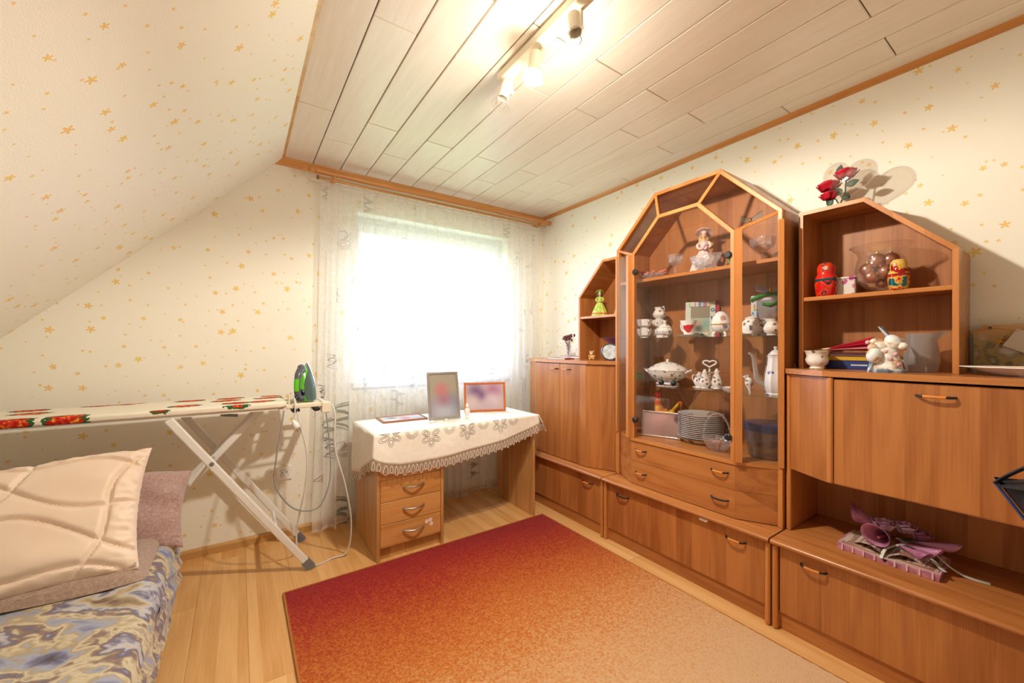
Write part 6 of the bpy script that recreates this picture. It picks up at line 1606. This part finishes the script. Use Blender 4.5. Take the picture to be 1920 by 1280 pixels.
mk('white_strip', M().cham(-.006, .006, .008, .040, 0, .005, .002), M_paper, t, world=False)
# heart vase with roses on the shelf roof
HZ = 1.7773
t = thing('heart_vase', 'clear glass heart vase with two red roses on top of the slant shelf', 'vase', (2.165, .622, HZ), rz=math.radians(-90) + math.radians(-8))
def heart_xy(q):
    return 16 * math.sin(q) ** 3 / 17.0, (13 * math.cos(q) - 5 * math.cos(2 * q) - 2 * math.cos(3 * q) - math.cos(4 * q) + 17) / 29.0
hv = M()
NQ, NL = 48, 12
def hsurf(u, v):
    hx, hz = heart_xy(2 * PI * u)
    b = -PI / 2 + PI * v; k = math.cos(b) ** .7
    cz_ = .62
    return (hx * .105 * k, .036 * math.sin(b), (.012 + .190 * (cz_ + (hz - cz_) * k)))
hv.surf(hsurf, NQ, NL, cu=True)
R_t = Matrix.Rotation(math.radians(14), 4, 'Y')
hv.xf(R_t)
mk('glass_heart', hv, glass('heart_glass', (.93, .92, .90, 1), 2.4, .02, .05, (.9, .88, .84, 1)), t, world=False)
mk('foot', M().lathe([(0, .0), (.030, .0), (.026, .010), (.018, .018), (0, .02)], 24), M_clear, t, world=False)
M_rose = noisy('crimson_petal', [(.3, rgb(160, 6, 30)), (.7, rgb(206, 16, 52))], 30, rough=.6)
M_rleaf = plain('rose_leaf', rgb(46, 74, 52), .5)
rose_blob(t, (-.040, 0, .108), .050, M_rose, 12, 6, False, 'rose_petal')
rose_blob(t, (-.034, -.004, .066), .040, M_rose, 10, 9, False, 'rose_petal')
rose_blob(t, (.024, 0, .140), .047, M_rose, 12, 7, False, 'rose_petal')
for p0, p1 in (((-.036, 0, .075), (0, 0, .022)), ((.026, 0, .12), (.004, 0, .022))):
    mk('rose_stem', M().tube([p0, ((p0[0] + p1[0]) / 2 + .006, .004, (p0[2] + p1[2]) / 2), p1], .0028, 6), M_rleaf, t, world=False)
for lx, lz, an, L in ((.022, .098, .05, .055), (-.004, .150, 1.2, .045), (.006, .060, 1.9, .04), (-.02, .030, 2.4, .035), (.012, .040, .6, .035), (.022, .034, 1.1, .03)):
    solid(mk('rose_leaf', M().surf(lambda u, v: (lx + L * u * math.cos(an) - (v - .5) * .030 * math.sin(PI * min(u + .02, 1)) * math.sin(an), -.006 + .004 * math.sin(u * 4), lz + L * u * math.sin(an) + (v - .5) * .030 * math.sin(PI * min(u + .02, 1)) * math.cos(an)), 8, 4), M_rleaf, t, world=False, fixn=False), .0008)

# ------------------------------------------------------------------ pink open-book ornament in the niche
t = thing('book_ornament', 'pink open-book ornament with satin calla lilies and ribbons in the niche', 'ornament', (2.06, .430, ZB + .0003), rz=math.radians(-90))
M_pinkb = noisy('pink_satin', [(.4, rgb(176, 112, 136)), (.6, rgb(206, 146, 166))], 30, rough=.35)
M_lil = noisy('mauve_satin', [(.4, rgb(150, 84, 120)), (.6, rgb(190, 128, 160))], 14, rough=.3)
M_page = noisy('gilt_pages', [(.45, rgb(206, 180, 164)), (.55, rgb(150, 110, 96))], 300, rough=.6, vec=(.02, .02, 1))
for sg in (-1, 1):
    mk('cover', M().hull([(0, -.092, .002), (0, .092, .002), (sg * .139, -.092, 0), (sg * .139, .092, 0), (0, -.092, .0), (0, .092, .0), (sg * .142, -.095, .026), (sg * .142, .095, .026), (sg * .006, -.095, .014), (sg * .006, .095, .014)]), M_pinkb, t, world=False, smooth=False)
    mk('page_block', M().surf(lambda u, v: (sg * (.004 + .130 * u), -.088 + .176 * v, .020 + .030 * math.sin(PI * min(u * 1.15, 1)) * (1 - .35 * u) + .006), 14, 4), M_page, t, world=False, fixn=False)
    for q in range(4):
        mk('cover_band', M().box(sg * (.028 + .032 * q) - .0025, sg * (.028 + .032 * q) + .0025, -.0975, -.0945, .003, .026), plain('rose_band', rgb(226, 180, 190), .5), t, world=False, smooth=False)
mk('page_block', M().prism([(-.136, .026), (-.09, .040), (-.004, .020), (.004, .020), (.09, .040), (.136, .026), (.136, .016), (-.136, .016)], -.088, .088, 'y'), M_page, t, world=False, smooth=False)
def calla(p, d, L, r_, mat=M_lil):
    d = Vector(d).normalized(); up = Vector((0, 0, 1)); s_ = d.cross(up).normalized(); w2 = s_.cross(d)
    def f(u, v):
        a = 2 * PI * u; rr = r_ * (.12 + .88 * v ** 1.3) * (1 + .25 * v * math.cos(a))
        return Vector(p) + d * (L * v * (1 + .15 * math.cos(a) * v)) + (s_ * math.sin(a) + w2 * math.cos(a)) * rr
    solid(mk('calla_lily', M().surf(f, 20, 8, cu=True), mat, t, world=False, fixn=False), .0012)
    mk('spadix', M().tube([Vector(p) + d * L * .3, Vector(p) + d * L * .8], .004, 8), plain('spadix_pink', rgb(206, 110, 120), .5), t, world=False)
calla((-.01, .04, .070), (-.15, -1.0, .10), .125, .042)
calla((-.02, .055, .074), (-1, -.15, .35), .115, .032)
calla((.02, .0, .062), (1, -.25, .05), .110, .021)
calla((.03, .03, .066), (1, .2, .08), .130, .018)
calla((.02, -.02, .060), (.9, -.5, -.03), .095, .019)
M_lilac = noisy('lilac_petal', [(.4, rgb(180, 130, 170)), (.6, rgb(224, 186, 208))], 30, rough=.5)
rose_blob(t, (-.030, .025, .098), .046, M_lilac, 7, 12, False); rose_blob(t, (.024, .058, .098), .044, M_lilac, 7, 13, False); rose_blob(t, (.066, .066, .085), .040, M_lil, 6, 14, False)
for a, b, c, d in (((-.05, .05, .085), (-.075, .045, .112), .018, 0), ((.02, .01, .075), (.07, .02, .080), .016, 1), ((.0, .02, .07), (-.02, -.01, .078), .018, 1), ((.03, -.02, .062), (.075, -.02, .066), .012, 1)):
    A, B = Vector(a), Vector(b); s_ = (B - A).cross(Vector((0, 0, 1))).normalized()
    solid(mk('leaf', M().surf(lambda u, v: A + (B - A) * u + s_ * (v - .5) * 2 * c * math.sin(PI * min(u + .03, 1)), 8, 4), [M_lilac, plain('dark_satin_leaf', rgb(40, 62, 48), .4)][d] if d else plain('pale_ribbon', rgb(206, 214, 206), .5), t, world=False, fixn=False), .0008)
M_rib = plain('silver_ribbon', rgb(206, 206, 196), .4)
mk('ribbon', M().tube(smooth_path([(-.01, -.096, .018), (.0, -.06, .05), (.05, .0, .066), (.11, .01, .056), (.150, .0, .030), (.185, .02, .006), (.24, .03, .003)], 6), .005, 6, flat=.25), M_rib, t, world=False)
mk('ribbon', M().tube(smooth_path([(.01, .02, .07), (.10, -.02, .052), (.135, -.05, .034), (.150, -.06, .030)], 6), .007, 6, flat=.25), M_rib, t, world=False)

# ------------------------------------------------------------------ dark bag at the right edge, on a stool
M_bag = noisy('black_nylon', [(.4, rgb(22, 22, 30)), (.6, rgb(34, 34, 44))], 60, rough=.6)
M_piping = plain('blue_piping', rgb(44, 66, 116), .5)
t = thing('stool', 'plain wooden stool carrying the black bag at the edge of the room', 'stool', (1.48, -.12, .0145))
mk('seat', M().lathe([(0, .70), (.155, .70), (.165, .708), (.165, .722), (.158, .73), (0, .73)], 32), M_dy, t, world=False)
for i in range(4):
    a = PI / 4 + i * PI / 2
    mk('leg', M().tube([(.10 * math.cos(a), .10 * math.sin(a), .70), (.15 * math.cos(a), .15 * math.sin(a), 0)], .014, 10), M_dz, t, world=False)
mk('foot_ring', M().tube([(.135 * math.cos(2 * PI * i / 24), .135 * math.sin(2 * PI * i / 24), .24) for i in range(24)], .008, 8, closed=True), M_dz, t, world=False)
t = thing('shoulder_bag', 'black nylon bag with blue piping at the edge beside the drop-front cupboard', 'bag', (1.48, -.010, .7455))
def bagf(u, v):
    a = 2 * PI * u; z = .122 * v
    k = .80 + .24 * math.sin(PI * min(v * .9 + .1, 1))
    return (.060 * math.cos(a) * k + .006 * math.sin(5 * a), -.03 + .170 * math.sin(a) * (abs(math.sin(a)) ** -.25 if abs(math.sin(a)) > .01 else 1) * (.55 + .45 * v), z)
mk('bag_body', M().surf(bagf, 40, 12, cu=True).lathe([(0, .004), (.9, .004)], 4, sx=.03, sy=.09, c=(0, -.03, 0)), M_bag, t, world=False, fixn=False)
mk('piping', M().tube(smooth_path([(-.02, .066, .003), (-.022, .090, .040), (-.022, .114, .080), (-.018, .138, .118)], 6), .0035, 6), M_piping, t, world=False)
mk('carry_strap', M().tube(smooth_path([(-.015, .134, .116), (-.02, .108, .146), (-.02, .060, .185), (-.02, -.03, .225), (-.02, -.12, .19), (-.02, -.15, .12)], 6), .016, 8, flat=.25), M_bag, t, world=False)
mk('flap', M().hull([(-.05, .130, .114), (.04, .130, .114), (-.05, -.16, .125), (.04, -.16, .125), (-.04, .06, .134), (.03, .06, .134)]), M_bag, t, world=False, smooth=False)
